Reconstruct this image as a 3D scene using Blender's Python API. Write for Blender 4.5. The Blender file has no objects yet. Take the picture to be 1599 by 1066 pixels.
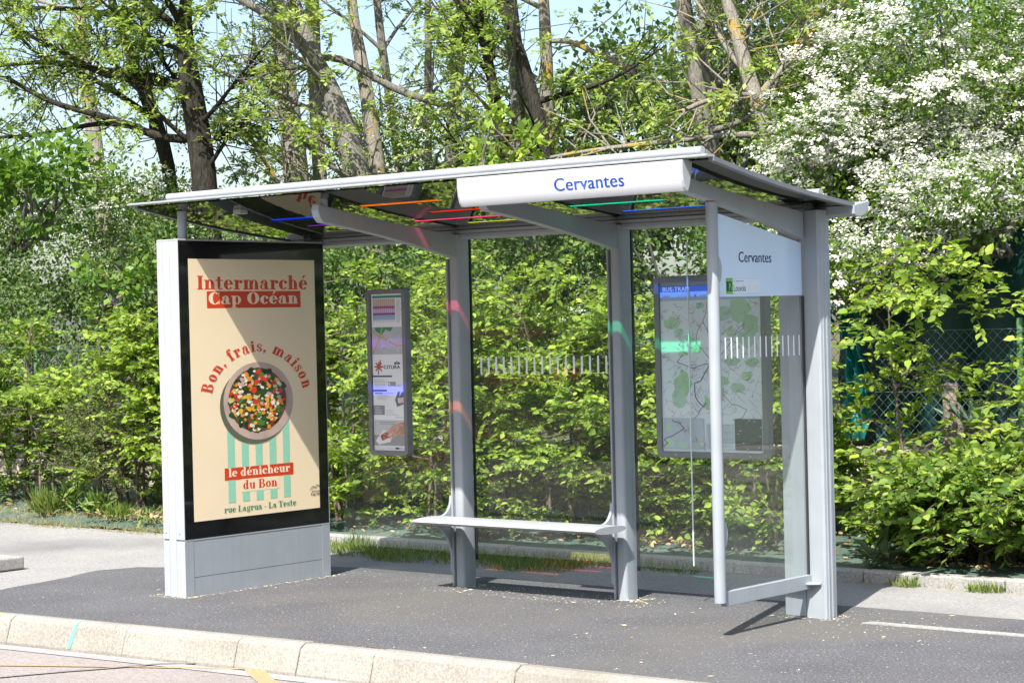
import bpy, bmesh, math, random
import numpy as np
from mathutils import Vector, Matrix

random.seed(11)
rng = np.random.default_rng(11)
scene = bpy.context.scene
COL = scene.collection
R_ = math.radians

# ------------------------------------------------------------------ camera
F_PX, YAW, PITCH, ROLL = 3219.7, -0.696, -0.0074, -0.0236
CAM = np.array([8.9453, -10.1776, 1.7064])
_fw = np.array([math.sin(YAW) * math.cos(PITCH), math.cos(YAW) * math.cos(PITCH), math.sin(PITCH)])
_r = np.array([math.cos(YAW), -math.sin(YAW), 0.0])
_u = np.cross(_r, _fw)
CR = _r * math.cos(ROLL) + _u * math.sin(ROLL)
CU = -_r * math.sin(ROLL) + _u * math.cos(ROLL)


def at(u, v, Y):
    """point of the vertical plane y = Y seen at photo pixel (u, v)"""
    d = _fw + CR * (u - 799.5) / F_PX - CU * (v - 533) / F_PX
    return CAM + d * ((Y - CAM[1]) / d[1])


def on_ground(u, v, z=0.0):
    d = _fw + CR * (u - 799.5) / F_PX - CU * (v - 533) / F_PX
    return CAM + d * ((z - CAM[2]) / d[2])


def depth(p):
    return float((np.asarray(p) - CAM) @ _fw)


cam_data = bpy.data.cameras.new('camera')
cam_data.sensor_width = 36
cam_data.lens = F_PX / 1599 * 36
cam_data.clip_start = 0.1
cam_data.clip_end = 2000
cam = bpy.data.objects.new('camera', cam_data)
COL.objects.link(cam)
cam.matrix_world = Matrix(((CR[0], CU[0], -_fw[0], CAM[0]), (CR[1], CU[1], -_fw[1], CAM[1]),
                           (CR[2], CU[2], -_fw[2], CAM[2]), (0, 0, 0, 1)))
scene.camera = cam

# ------------------------------------------------------------------ light
SUN = Vector((0.34, -1.0, 1.35)).normalized()
elev = math.asin(SUN.z)
azim = math.atan2(SUN.x, SUN.y)
sun_d = bpy.data.lights.new('sun', 'SUN')
sun_d.energy = 4.8
sun_d.angle = R_(0.53)
sun_d.color = (1.0, 0.955, 0.88)
sun = bpy.data.objects.new('sun', sun_d)
COL.objects.link(sun)
sun.rotation_euler = (-SUN).to_track_quat('-Z', 'Y').to_euler()
sun.location = (3, -8, 12)
world = bpy.data.worlds.new('World')
scene.world = world
world.use_nodes = True
nt = world.node_tree
bg = nt.nodes['Background']
sky = nt.nodes.new('ShaderNodeTexSky')
sky.sky_type = 'NISHITA'
sky.sun_disc = False
sky.sun_elevation = elev
sky.sun_rotation = azim
sky.air_density = 1.0
sky.dust_density = 2.2
sky.ozone_density = 1.0
nt.links.new(sky.outputs[0], bg.inputs[0])
bg.inputs[1].default_value = 0.125
scene.view_settings.view_transform = 'Standard'
scene.view_settings.look = 'None'
scene.view_settings.exposure = 1.0
scene.view_settings.gamma = 1
scene.render.engine = 'CYCLES'
cy = scene.cycles
cy.use_denoising = True
cy.max_bounces = 10
cy.transparent_max_bounces = 24
cy.diffuse_bounces = 3
cy.glossy_bounces = 4
cy.caustics_reflective = False
cy.caustics_refractive = False

# ------------------------------------------------------------------ materials
MATS = {}


def new_mat(name):
    m = bpy.data.materials.new(name)
    m.use_nodes = True
    t = m.node_tree
    t.nodes.clear()
    out = t.nodes.new('ShaderNodeOutputMaterial')
    return m, t, out


def pm(name, col, rough=0.5, metal=0.0, var=0.0, scale=20.0, bump=0.0, bscale=200.0, spec=0.5, coat=0.0, col2=None, detail=4):
    """principled with an uneven, noise driven base colour"""
    m, t, out = new_mat(name)
    b = t.nodes.new('ShaderNodeBsdfPrincipled')
    b.inputs['Roughness'].default_value = rough
    b.inputs['Metallic'].default_value = metal
    b.inputs['Specular IOR Level'].default_value = spec
    b.inputs['Coat Weight'].default_value = coat
    b.inputs['Coat Roughness'].default_value = 0.03
    b.inputs['Base Color'].default_value = (*col, 1)
    tc = t.nodes.new('ShaderNodeTexCoord')
    if var or col2:
        n = t.nodes.new('ShaderNodeTexNoise')
        n.inputs['Scale'].default_value = scale
        n.inputs['Detail'].default_value = detail
        t.links.new(tc.outputs['Object'], n.inputs['Vector'])
        r = t.nodes.new('ShaderNodeValToRGB')
        r.color_ramp.elements[0].position = 0.3
        r.color_ramp.elements[1].position = 0.7
        c2 = col2 or tuple(min(1, c * (1 + var)) for c in col)
        c1 = col if col2 else tuple(c * (1 - var) for c in col)
        r.color_ramp.elements[0].color = (*c1, 1)
        r.color_ramp.elements[1].color = (*c2, 1)
        t.links.new(n.outputs[0], r.inputs[0])
        t.links.new(r.outputs[0], b.inputs['Base Color'])
    if bump:
        n2 = t.nodes.new('ShaderNodeTexNoise')
        n2.inputs['Scale'].default_value = bscale
        n2.inputs['Detail'].default_value = 4
        t.links.new(tc.outputs['Object'], n2.inputs['Vector'])
        bp = t.nodes.new('ShaderNodeBump')
        bp.inputs['Strength'].default_value = bump
        bp.inputs['Distance'].default_value = 0.01
        t.links.new(n2.outputs[0], bp.inputs['Height'])
        t.links.new(bp.outputs[0], b.inputs['Normal'])
    t.links.new(b.outputs[0], out.inputs[0])
    MATS[name] = m
    return m


def flat(name, col, rough=0.45, coat=0.0):
    if name in MATS:
        return MATS[name]
    return pm(name, col, rough, var=0.03, scale=30, coat=coat)


def ground_mat(name, c1, c2, speck=None, speck_scale=260.0, speck_at=0.70, patch=1.2, bump=0.5, bscale=150, stain=None, fine_mix=0.35):
    """two noise octaves of tone, fine light aggregate specks, bumpy surface"""
    m, t, out = new_mat(name)
    L = t.links.new
    tc = t.nodes.new('ShaderNodeTexCoord')
    b = t.nodes.new('ShaderNodeBsdfPrincipled')
    b.inputs['Roughness'].default_value = 0.9
    b.inputs['Specular IOR Level'].default_value = 0.25

    def noise(s, d=5):
        n = t.nodes.new('ShaderNodeTexNoise')
        n.inputs['Scale'].default_value = s
        n.inputs['Detail'].default_value = d
        L(tc.outputs['Object'], n.inputs['Vector'])
        return n

    def mixc(f, a, bb, blend='MIX'):
        x = t.nodes.new('ShaderNodeMix')
        x.data_type = 'RGBA'
        x.blend_type = blend
        for s, v in ((0, f), (6, a), (7, bb)):
            if isinstance(v, (float, int)):
                x.inputs[s].default_value = v
            elif isinstance(v, tuple):
                x.inputs[s].default_value = (*v, 1)
            else:
                L(v, x.inputs[s])
        return x.outputs[2]

    def ramp(v, a, bb):
        r = t.nodes.new('ShaderNodeMapRange')
        r.inputs[1].default_value = a
        r.inputs[2].default_value = bb
        L(v, r.inputs[0])
        return r.outputs[0]
    c = mixc(ramp(noise(patch).outputs[0], 0.35, 0.65), c1, c2)
    fine = ramp(noise(70, 6).outputs[0], 0.36, 0.64)
    c = mixc(fine_mix, c, mixc(fine, tuple(x * 0.55 for x in c1), tuple(min(1, x * 1.5) for x in c2)))
    if stain:
        c = mixc(ramp(noise(0.5, 6).outputs[0], 0.52, 0.68), c, stain)
    if speck:
        v = t.nodes.new('ShaderNodeTexVoronoi')
        v.inputs['Scale'].default_value = speck_scale * 0.35
        L(tc.outputs['Object'], v.inputs['Vector'])
        s = t.nodes.new('ShaderNodeSeparateColor')
        L(v.outputs['Color'], s.inputs[0])
        a = ramp(s.outputs[0], speck_at, speck_at + 0.02)
        d = ramp(v.outputs['Distance'], 0.42, 0.30)
        mu = t.nodes.new('ShaderNodeMath')
        mu.operation = 'MULTIPLY'
        L(a, mu.inputs[0])
        L(d, mu.inputs[1])
        c = mixc(mu.outputs[0], c, speck)
    L(c, b.inputs['Base Color'])
    bp = t.nodes.new('ShaderNodeBump')
    bp.inputs['Strength'].default_value = bump
    bp.inputs['Distance'].default_value = 0.006
    L(noise(bscale, 4).outputs[0], bp.inputs['Height'])
    L(bp.outputs[0], b.inputs['Normal'])
    L(b.outputs[0], out.inputs[0])
    MATS[name] = m
    return m


def glass_mat(name, tint=(0.965, 0.985, 0.975), refl=1.0, veil=0.016):
    m, t, out = new_mat(name)
    L = t.links.new
    tr = t.nodes.new('ShaderNodeBsdfTransparent')
    tr.inputs[0].default_value = (*tint, 1)
    gl = t.nodes.new('ShaderNodeBsdfGlossy')
    gl.inputs['Roughness'].default_value = 0.0
    gl.inputs['Color'].default_value = (refl, refl, refl, 1)
    fr = t.nodes.new('ShaderNodeFresnel')
    fr.inputs[0].default_value = 1.45
    geo = t.nodes.new('ShaderNodeNewGeometry')
    inv = t.nodes.new('ShaderNodeMath')          # the far face of a pane only lets light through
    inv.operation = 'SUBTRACT'
    inv.inputs[0].default_value = 1.0
    L(geo.outputs['Backfacing'], inv.inputs[1])
    mu = t.nodes.new('ShaderNodeMath')
    mu.operation = 'MULTIPLY'
    L(fr.outputs[0], mu.inputs[0])
    L(inv.outputs[0], mu.inputs[1])
    mx = t.nodes.new('ShaderNodeMixShader')
    L(mu.outputs[0], mx.inputs[0])
    L(tr.outputs[0], mx.inputs[1])
    L(gl.outputs[0], mx.inputs[2])
    df = t.nodes.new('ShaderNodeBsdfDiffuse')     # pale smeary film put in for the veil of reflections
    df.inputs[0].default_value = (0.75, 0.8, 0.82, 1)
    tc = t.nodes.new('ShaderNodeTexCoord')
    mp = t.nodes.new('ShaderNodeMapping')
    mp.inputs['Scale'].default_value = (1.2, 1.2, 0.5)
    mp.inputs['Rotation'].default_value = (0.3, 0.5, 0.2)
    L(tc.outputs['Object'], mp.inputs[0])
    nz = t.nodes.new('ShaderNodeTexNoise')
    nz.inputs['Scale'].default_value = 2.2
    nz.inputs['Detail'].default_value = 8
    nz.inputs['Roughness'].default_value = 0.65
    L(mp.outputs[0], nz.inputs['Vector'])
    mr = t.nodes.new('ShaderNodeMapRange')
    mr.inputs[1].default_value = 0.35
    mr.inputs[2].default_value = 0.75
    mr.inputs[3].default_value = 0.01
    mr.inputs[4].default_value = veil
    L(nz.outputs[0], mr.inputs[0])
    m2 = t.nodes.new('ShaderNodeMixShader')
    L(mr.outputs[0], m2.inputs[0])
    L(mx.outputs[0], m2.inputs[1])
    L(df.outputs[0], m2.inputs[2])
    L(m2.outputs[0], out.inputs[0])
    MATS[name] = m
    return m


def strip_mat(name, col):
    m, t, out = new_mat(name)
    L = t.links.new
    tr = t.nodes.new('ShaderNodeBsdfTransparent')
    tr.inputs[0].default_value = (*col, 1)
    tl = t.nodes.new('ShaderNodeBsdfTranslucent')
    tl.inputs[0].default_value = (*col, 1)
    mx = t.nodes.new('ShaderNodeMixShader')
    mx.inputs[0].default_value = 0.28
    L(tr.outputs[0], mx.inputs[1])
    L(tl.outputs[0], mx.inputs[2])
    L(mx.outputs[0], out.inputs[0])
    return m


def leaf_mat(name, cols, trans=0.35, rough=0.5, spec=0.35):
    """leaf colour picked per leaf from a ramp; light shines through the blade"""
    m, t, out = new_mat(name)
    L = t.links.new
    a = t.nodes.new('ShaderNodeAttribute')
    a.attribute_name = 'rnd'
    r = t.nodes.new('ShaderNodeValToRGB')
    e = r.color_ramp.elements
    n = len(cols)
    e[0].color = (*cols[0], 1)
    e[1].color = (*cols[-1], 1)
    for i in range(1, n - 1):
        x = e.new(i / (n - 1))
        x.color = (*cols[i], 1)
    L(a.outputs['Fac'], r.inputs[0])
    b = t.nodes.new('ShaderNodeBsdfPrincipled')
    b.inputs['Roughness'].default_value = rough
    b.inputs['Specular IOR Level'].default_value = spec
    L(r.outputs[0], b.inputs['Base Color'])
    tl = t.nodes.new('ShaderNodeBsdfTranslucent')
    hs = t.nodes.new('ShaderNodeHueSaturation')
    hs.inputs['Saturation'].default_value = 1.1
    hs.inputs['Value'].default_value = 1.25
    L(r.outputs[0], hs.inputs['Color'])
    L(hs.outputs[0], tl.inputs[0])
    mx = t.nodes.new('ShaderNodeMixShader')
    mx.inputs[0].default_value = trans
    L(b.outputs[0], mx.inputs[1])
    L(tl.outputs[0], mx.inputs[2])
    L(mx.outputs[0], out.inputs[0])
    MATS[name] = m
    return m


def bark_mat(name, c1, c2, lichen, amount=0.6):
    m, t, out = new_mat(name)
    L = t.links.new
    tc = t.nodes.new('ShaderNodeTexCoord')
    mp = t.nodes.new('ShaderNodeMapping')
    mp.inputs['Scale'].default_value = (1, 1, 0.25)
    L(tc.outputs['Object'], mp.inputs[0])
    n = t.nodes.new('ShaderNodeTexNoise')
    n.inputs['Scale'].default_value = 46
    n.inputs['Detail'].default_value = 6
    n.inputs['Roughness'].default_value = 0.7
    L(mp.outputs[0], n.inputs['Vector'])
    r = t.nodes.new('ShaderNodeValToRGB')
    r.color_ramp.elements[0].position = 0.35
    r.color_ramp.elements[1].position = 0.65
    r.color_ramp.elements[0].color = (*c1, 1)
    r.color_ramp.elements[1].color = (*c2, 1)
    L(n.outputs[0], r.inputs[0])
    n2 = t.nodes.new('ShaderNodeTexNoise')
    n2.inputs['Scale'].default_value = 3.2
    n2.inputs['Detail'].default_value = 7
    n2.inputs['Roughness'].default_value = 0.65
    L(tc.outputs['Object'], n2.inputs['Vector'])
    mr = t.nodes.new('ShaderNodeMapRange')
    mr.inputs[1].default_value = amount
    mr.inputs[2].default_value = amount + 0.09
    L(n2.outputs[0], mr.inputs[0])
    mx = t.nodes.new('ShaderNodeMix')
    mx.data_type = 'RGBA'
    L(mr.outputs[0], mx.inputs[0])
    L(r.outputs[0], mx.inputs[6])
    mx.inputs[7].default_value = (*lichen, 1)
    b = t.nodes.new('ShaderNodeBsdfPrincipled')
    b.inputs['Roughness'].default_value = 0.95
    b.inputs['Specular IOR Level'].default_value = 0.15
    L(mx.outputs[2], b.inputs['Base Color'])
    bp = t.nodes.new('ShaderNodeBump')
    bp.inputs['Strength'].default_value = 0.9
    bp.inputs['Distance'].default_value = 0.035
    L(n.outputs[0], bp.inputs['Height'])
    L(bp.outputs[0], b.inputs['Normal'])
    L(b.outputs[0], out.inputs[0])
    MATS[name] = m
    return m


ALU = pm('grey_painted_aluminium', (0.325, 0.358, 0.392), 0.42, 0.0, var=0.05, scale=6, bump=0.02, bscale=400)


def streak(m_, amt=0.22):
    t = m_.node_tree
    b = t.nodes['Principled BSDF']
    src = b.inputs['Base Color'].links[0].from_socket
    tc = t.nodes.new('ShaderNodeTexCoord')
    mp = t.nodes.new('ShaderNodeMapping')
    mp.inputs['Scale'].default_value = (22, 22, 0.7)
    t.links.new(tc.outputs['Object'], mp.inputs[0])
    n = t.nodes.new('ShaderNodeTexNoise')
    n.inputs['Scale'].default_value = 1.6
    n.inputs['Detail'].default_value = 7
    n.inputs['Roughness'].default_value = 0.7
    t.links.new(mp.outputs[0], n.inputs['Vector'])
    r = t.nodes.new('ShaderNodeMapRange')
    r.inputs[1].default_value = 0.48
    r.inputs[2].default_value = 0.78
    r.inputs[4].default_value = amt * 2
    t.links.new(n.outputs[0], r.inputs[0])
    x = t.nodes.new('ShaderNodeMix')
    x.data_type = 'RGBA'
    t.links.new(r.outputs[0], x.inputs[0])
    t.links.new(src, x.inputs[6])
    x.inputs[7].default_value = (0.17, 0.165, 0.15, 1)
    t.links.new(x.outputs[2], b.inputs['Base Color'])


streak(ALU, 0.09)
ALU_D = pm('dark_grey_aluminium', (0.16, 0.17, 0.185), 0.45, 0.0, var=0.08, scale=8)
ALU_L = pm('pale_aluminium', (0.385, 0.408, 0.435), 0.35, 0.0, var=0.04, scale=6)
streak(ALU_L, 0.05)
WHITE = pm('white_sign_face', (0.56, 0.58, 0.62), 0.3, var=0.02, scale=5)
PANELW = pm('pale_blue_panel', (0.60, 0.75, 0.92), 0.15, var=0.03, scale=4)
BLACK = pm('black_enamel_glass', (0.008, 0.008, 0.009), 0.06, var=0.1, scale=5)
GASKET = pm('black_rubber', (0.015, 0.015, 0.017), 0.6, var=0.1)
BOARD_F = pm('grey_board_frame', (0.20, 0.205, 0.22), 0.5, var=0.06, scale=15)
MIRROR = pm('smoked_roof_glass', (0.012, 0.016, 0.012), 0.02, var=0.1, scale=3, spec=0.5)
MIRROR.node_tree.nodes['Principled BSDF'].inputs['IOR'].default_value = 2.4
GLASS = glass_mat('clear_safety_glass')
GLASS_EDGE = pm('polished_glass_edge', (0.75, 0.85, 0.82), 0.25, var=0.05)
FROST = pm('white_glass_marking', (0.85, 0.87, 0.88), 0.6, var=0.03)
ASPHALT = ground_mat('dark_asphalt', (0.078, 0.079, 0.086), (0.122, 0.122, 0.128), speck=(0.40, 0.39, 0.36), speck_at=0.93, speck_scale=300, patch=1.7, bump=1.0, bscale=110, stain=(0.125, 0.122, 0.116), fine_mix=0.55)
PAVE = ground_mat('pale_worn_pavement', (0.235, 0.231, 0.227), (0.295, 0.288, 0.278), speck=(0.38, 0.36, 0.33), speck_at=0.85, stain=(0.18, 0.18, 0.18))
ROADM = ground_mat('pinkish_worn_road', (0.255, 0.226, 0.21), (0.305, 0.272, 0.256), speck=(0.17, 0.155, 0.15), speck_at=0.75, stain=(0.35, 0.325, 0.30))
KERBM = ground_mat('kerb_concrete', (0.245, 0.228, 0.200), (0.315, 0.296, 0.262), patch=3.5, fine_mix=0.30, speck=(0.18, 0.165, 0.14), speck_at=0.90, bump=0.35, stain=(0.20, 0.185, 0.16))
CONC = ground_mat('grey_concrete', (0.27, 0.265, 0.255), (0.35, 0.34, 0.325), patch=3, speck=(0.15, 0.15, 0.15), speck_at=0.93, bump=0.5)
SOIL = ground_mat('dry_soil', (0.13, 0.10, 0.07), (0.22, 0.18, 0.13), speck=(0.35, 0.3, 0.22), speck_at=0.8, bump=1.0, bscale=60)
BANKM = ground_mat('dark_leaf_litter', (0.07, 0.065, 0.035), (0.12, 0.12, 0.05), speck=(0.18, 0.15, 0.09), speck_at=0.75, bump=1.0, bscale=40)  # dark olive-brown litter with paler specks
SHEETM = ground_mat('green_woven_sheet', (0.060, 0.098, 0.080), (0.085, 0.130, 0.108), patch=4, bump=0.8, bscale=25, stain=(0.14, 0.14, 0.11))
STONE = ground_mat('pale_limestone', (0.30, 0.27, 0.21), (0.45, 0.41, 0.33), patch=5, bump=1.0, bscale=30, stain=(0.18, 0.16, 0.13))
YELLOWP = ground_mat('worn_yellow_paint', (0.40, 0.27, 0.09), (0.31, 0.26, 0.19), patch=6, bump=0.4)
WHITEP = ground_mat('worn_white_paint', (0.36, 0.36, 0.37), (0.28, 0.265, 0.255), patch=6, bump=0.4)
GREENP = flat('green_spray_paint', (0.15, 0.55, 0.32), 0.8)

# ------------------------------------------------------------------ mesh building


class MB:
    def __init__(self):
        self.v, self.f, self.m = [], [], []

    def add(self, vs, fs, m=0):
        o = len(self.v)
        self.v += [tuple(map(float, p)) for p in vs]
        self.f += [tuple(i + o for i in f) for f in fs]
        self.m += [m] * len(fs)

    def box(self, x0, x1, y0, y1, z0, z1, m=0):
        self.add([(x0, y0, z0), (x1, y0, z0), (x1, y1, z0), (x0, y1, z0), (x0, y0, z1), (x1, y0, z1), (x1, y1, z1), (x0, y1, z1)],
                 [(0, 3, 2, 1), (4, 5, 6, 7), (0, 1, 5, 4), (1, 2, 6, 5), (2, 3, 7, 6), (3, 0, 4, 7)], m)

    def prism(self, pts, axis, a, b, m=0):
        """closed 2-D outline swept along an axis (x: (y,z), y: (x,z), z: (x,y))"""
        def p3(p, t):
            return {'x': (t, p[0], p[1]), 'y': (p[0], t, p[1]), 'z': (p[0], p[1], t)}[axis]
        n = len(pts)
        area = sum(pts[i][0] * pts[(i + 1) % n][1] - pts[(i + 1) % n][0] * pts[i][1] for i in range(n))
        if (area > 0) == (axis == 'y'):
            pts = pts[::-1]
        self.add([p3(p, a) for p in pts] + [p3(p, b) for p in pts],
                 [tuple(range(n))[::-1], tuple(range(n, 2 * n))] + [(i, (i + 1) % n, (i + 1) % n + n, i + n) for i in range(n)], m)

    def tube(self, path, rad, n=8, m=0, cap=True, jitter=0.0):
        path = [np.asarray(p, float) for p in path]
        k = len(path)
        if not hasattr(rad, '__len__'):
            rad = [rad] * k
        ref = None
        vs = []
        for i in range(k):
            t = path[min(i + 1, k - 1)] - path[max(i - 1, 0)]
            t = t / (np.linalg.norm(t) + 1e-12)
            if ref is None:
                ref = np.array([1.0, 0, 0]) if abs(t[0]) < 0.8 else np.array([0, 1.0, 0])
            a = np.cross(t, ref)
            a /= np.linalg.norm(a) + 1e-12
            ref = np.cross(a, t)
            for j in range(n):
                w = 2 * math.pi * j / n
                q = rad[i] * (1 + (random.uniform(-jitter, jitter) if jitter else 0))
                vs.append(path[i] + (a * math.cos(w) + ref * math.sin(w)) * q)
        fs = []
        for i in range(k - 1):
            for j in range(n):
                fs.append((i * n + j, (i + 1) * n + j, (i + 1) * n + (j + 1) % n, i * n + (j + 1) % n))
        if cap:
            fs.append(tuple(range(n)))
            fs.append(tuple(range((k - 1) * n, k * n))[::-1])
        self.add(vs, fs, m)

    def build(self, name, mats, parent=None, bevel=0.0, smooth=None, seg=2):
        return mesh_obj(name, self.v, self.f, mats, parent, bevel, smooth, self.m, seg)


def root_loc(parent):
    while parent.parent is not None:
        parent = parent.parent
    return np.array(parent.location)


def mesh_obj(name, v, f, mats, parent=None, bevel=0.0, smooth=None, midx=None, seg=2):
    if not isinstance(mats, (list, tuple)):
        mats = [mats]
    v = np.asarray(v, float)
    if parent is not None:
        v = v - root_loc(parent)
    me = bpy.data.meshes.new(name)
    me.from_pydata(v.tolist(), [], f)
    for mt in mats:
        me.materials.append(mt)
    if midx is not None and len(mats) > 1:
        me.polygons.foreach_set('material_index', np.array(midx, dtype=np.int32))
    if smooth is not None:
        me.polygons.foreach_set('use_smooth', np.ones(len(me.polygons), dtype=bool))
        me.set_sharp_from_angle(angle=R_(smooth))
    me.update()
    o = bpy.data.objects.new(name, me)
    COL.objects.link(o)
    if parent is not None:
        o.parent = parent
    if bevel:
        b = o.modifiers.new('bevel', 'BEVEL')
        b.width = bevel
        b.segments = seg
        b.limit_method = 'ANGLE'
        b.angle_limit = R_(40)
    return o


def thing(name, label, cat, loc=(0, 0, 0), group=None):
    o = bpy.data.objects.new(name, None)
    COL.objects.link(o)
    o.location = loc
    o.empty_display_size = 0.2
    return tag(o, label, cat, group)


def tag(o, label=None, cat=None, group=None, kind=None):
    if label:
        o['label'] = label
    if cat:
        o['category'] = cat
    if group:
        o['group'] = group
    if kind:
        o['kind'] = kind
    return o


def struct(o):
    o['kind'] = 'structure'
    return o
# ================================================================== SETTING
RZ = -0.165                                  # road level


def sheet(name, pts, z, mat, t=0.0, parent=None):
    m = MB()
    m.prism(pts, 'z', z - t, z) if t else m.add([(x, y, z) for x, y in pts], [tuple(range(len(pts)))])
    return mesh_obj(name, m.v, m.f, mat, parent)


def grid_sheet(name, x0, x1, y0, y1, nx, ny, fz, mat, smooth=180):
    xs, ys = np.linspace(x0, x1, nx), np.linspace(y0, y1, ny)
    v = [(x, y, fz(x, y)) for y in ys for x in xs]
    f = [(j * nx + i, j * nx + i + 1, (j + 1) * nx + i + 1, (j + 1) * nx + i) for j in range(ny - 1) for i in range(nx - 1)]
    return mesh_obj(name, v, f, mat, None, smooth=smooth)


def wob(x, y, s=1.0):
    return (math.sin(x * 2.1 * s + y * 1.3 * s) + math.sin(x * 3.7 * s - y * 2.9 * s + 1) + 0.6 * math.sin(x * 7.3 * s + y * 6.1 * s + 2)) / 2.6


struct(sheet('terrain', [(-400, -400), (400, -400), (400, 400), (-400, 400)], -0.40, SOIL))


def kerb_y(x):                               # the kerb line bends gently in towards the bay
    return -2.38 + 0.058 * (x - 0.3) - 0.006 * (x - 0.3) ** 2 if -4 < x < 5 else (-2.38 + 0.058 * 4.7 - 0.006 * 4.7 ** 2 if x >= 5 else -2.38 - 0.058 * 4.3 - 0.006 * 4.3 ** 2)


xs = np.concatenate([[-60], np.linspace(-8, 7, 61), [60]])
kl = [(x, kerb_y(x)) for x in xs]
struct(sheet('road', [(-60, -12)] + [(60, -12)] + [(x, y - 0.02) for x, y in kl[::-1]], RZ, ROADM, 0.2))
struct(sheet('far_verge', [(-60, -60), (60, -60), (60, -12.0), (-60, -12.0)], RZ + 0.08, BANKM, 0.25))
struct(sheet('pavement', [(x, y + 0.138) for x, y in kl] + [(60, 1.5), (-60, 1.5)], -0.006, PAVE, 0.3))
edge = [(-60, 0), ]
xa = [x for x in np.linspace(-2.9, 7, 45)]
plat = [(x, kerb_y(x) + 0.142) for x in xa] + [(60, kerb_y(60) + 0.142), (60, 0.46)]
back = [(6.0, 0.47), (3.7, 0.472), (2.6, 0.467), (1.2, 0.48), (-0.2, 0.50), (-1.3, 0.47), (-1.9, 0.36), (-2.35, 0.12), (-2.7, -0.20), (-2.93, -0.33), (-3.04, -0.60), (-2.86, -1.1), (-2.74, -1.68), (-2.80, -2.2)]
jag = []
for i in range(len(back) - 1):
    a, b = np.array(back[i]), np.array(back[i + 1])
    n = max(2, int(np.linalg.norm(b - a) / 0.12))
    for k in range(n):
        q = a + (b - a) * k / n
        jag.append((q[0] + random.uniform(-.012, .012), q[1] + random.uniform(-.012, .012)))
struct(sheet('asphalt_platform', plat + jag, 0.0, ASPHALT, 0.02))
# kerb stones: one by one along the edge
kx = -9.3
stones = 0
first = None
joints = [-9.3, -8.3, -7.3, -6.3, -5.3, -4.3, -3.3, -2.45, -1.55, -0.55, 0.35, 0.82, 1.35, 2.3, 3.3, 4.3, 5.3, 6.3]
for i in range(len(joints) - 1):
    a, b = joints[i] + 0.003, joints[i + 1] - 0.003
    m = MB()
    n = 3
    prof = [(0.145, -0.30), (0.145, -0.002), (0.075, 0.001), (0.035, -0.022), (-0.005, -0.155), (-0.01, -0.30)]
    vs = []
    dz = random.uniform(-.004, .004)
    for k in range(n):
        x = a + (b - a) * k / (n - 1)
        for (py, pz) in prof:
            vs.append((x, kerb_y(x) + py + random.uniform(-.003, .003), pz + dz))
    q = len(prof)
    fs = [tuple(range(q)), tuple(range((n - 1) * q, n * q))[::-1]]
    for k in range(n - 1):
        for j in range(q):
            fs.append((k * q + j, (k + 1) * q + j, (k + 1) * q + (j + 1) % q, k * q + (j + 1) % q))
    o = mesh_obj('kerb', vs, fs, KERBM, None, bevel=0.005)
    struct(o)
# mortar bed that shows pale in the joints
m = MB()
pts = [(x, kerb_y(x) + 0.034) for x in xs] + [(x, kerb_y(x) + 0.137) for x in xs[::-1]]
struct(sheet('kerb_mortar', pts, -0.030, CONC, 0.2))
# pale gutter line and yellow bay marking on the road
gl = [x for x in xs if -9 < x < 9]
struct(sheet('gutter_line', [(x, kerb_y(x) - 0.16) for x in gl] + [(x, kerb_y(x) - 0.045) for x in gl[::-1]], RZ + 0.004, WHITEP))


def band(name, pts, w, z, mat):
    l, r = [], []
    for i in range(len(pts)):
        p = np.array(pts[i][:2])
        t = np.array(pts[min(i + 1, len(pts) - 1)][:2]) - np.array(pts[max(i - 1, 0)][:2])
        t = t / np.linalg.norm(t)
        nn = np.array([-t[1], t[0]])
        ww = w * random.uniform(.8, 1.15) / 2
        l.append(tuple(p + nn * ww))
        r.append(tuple(p - nn * ww))
    return sheet(name, l + r[::-1], z, mat)


g = lambda u, v: on_ground(u, v, RZ)[:2]
struct(band('yellow_bay_line', [g(-60, 1036), g(0, 1039), g(90, 1040), g(200, 1041.5), g(300, 1043), g(390, 1045)], 0.035, RZ + 0.005, YELLOWP))
struct(band('yellow_bay_line', [g(392, 1042), g(402, 1052), g(420, 1068), g(450, 1095)], 0.10, RZ + 0.006, YELLOWP))
DKLINE = ground_mat('painted_shadow_line', (0.13, 0.125, 0.125), (0.26, 0.25, 0.24), patch=5)
struct(band('painted_shadow_line', [g(-40, 1062), g(20, 1056), g(100, 1049), g(180, 1043), g(250, 1037), g(310, 1036)], 0.035, RZ + 0.007, DKLINE))  # dark shadow line painted on the road surface


def kerb_mark(u0, u1, mat, nm):
    x0, x1 = u0, u1
    m = MB()
    y = kerb_y((x0 + x1) / 2)
    m.add([(x0, y + 0.036, -0.024 + 0.003), (x0 + .01, y - 0.004 - .004, -0.155), (x1 - .02, y - 0.004 - .004, -0.150), (x1, y + 0.036, -0.020)], [(0, 1, 2, 3)])
    m.add([(x0, y + 0.036, -0.020), (x1, y + 0.036, -0.018), (x1 - .01, y + 0.08, 0.006), (x0 + .01, y + 0.08, 0.006)], [(0, 1, 2, 3)])
    struct(mesh_obj(nm, m.v, m.f, mat))


kerb_mark(-1.78, -1.66, flat('orange_spray_paint', (0.62, 0.36, 0.06), 0.8), 'orange_paint_mark')
kerb_mark(-1.02, -0.96, GREENP, 'green_paint_mark')
# pale strip let into the asphalt on the right
struct(sheet('pale_paving_strip', [(3.03, -0.105), (9, -0.115), (9, -0.02), (3.06, -0.03)], 0.005, CONC, 0.02))
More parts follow.
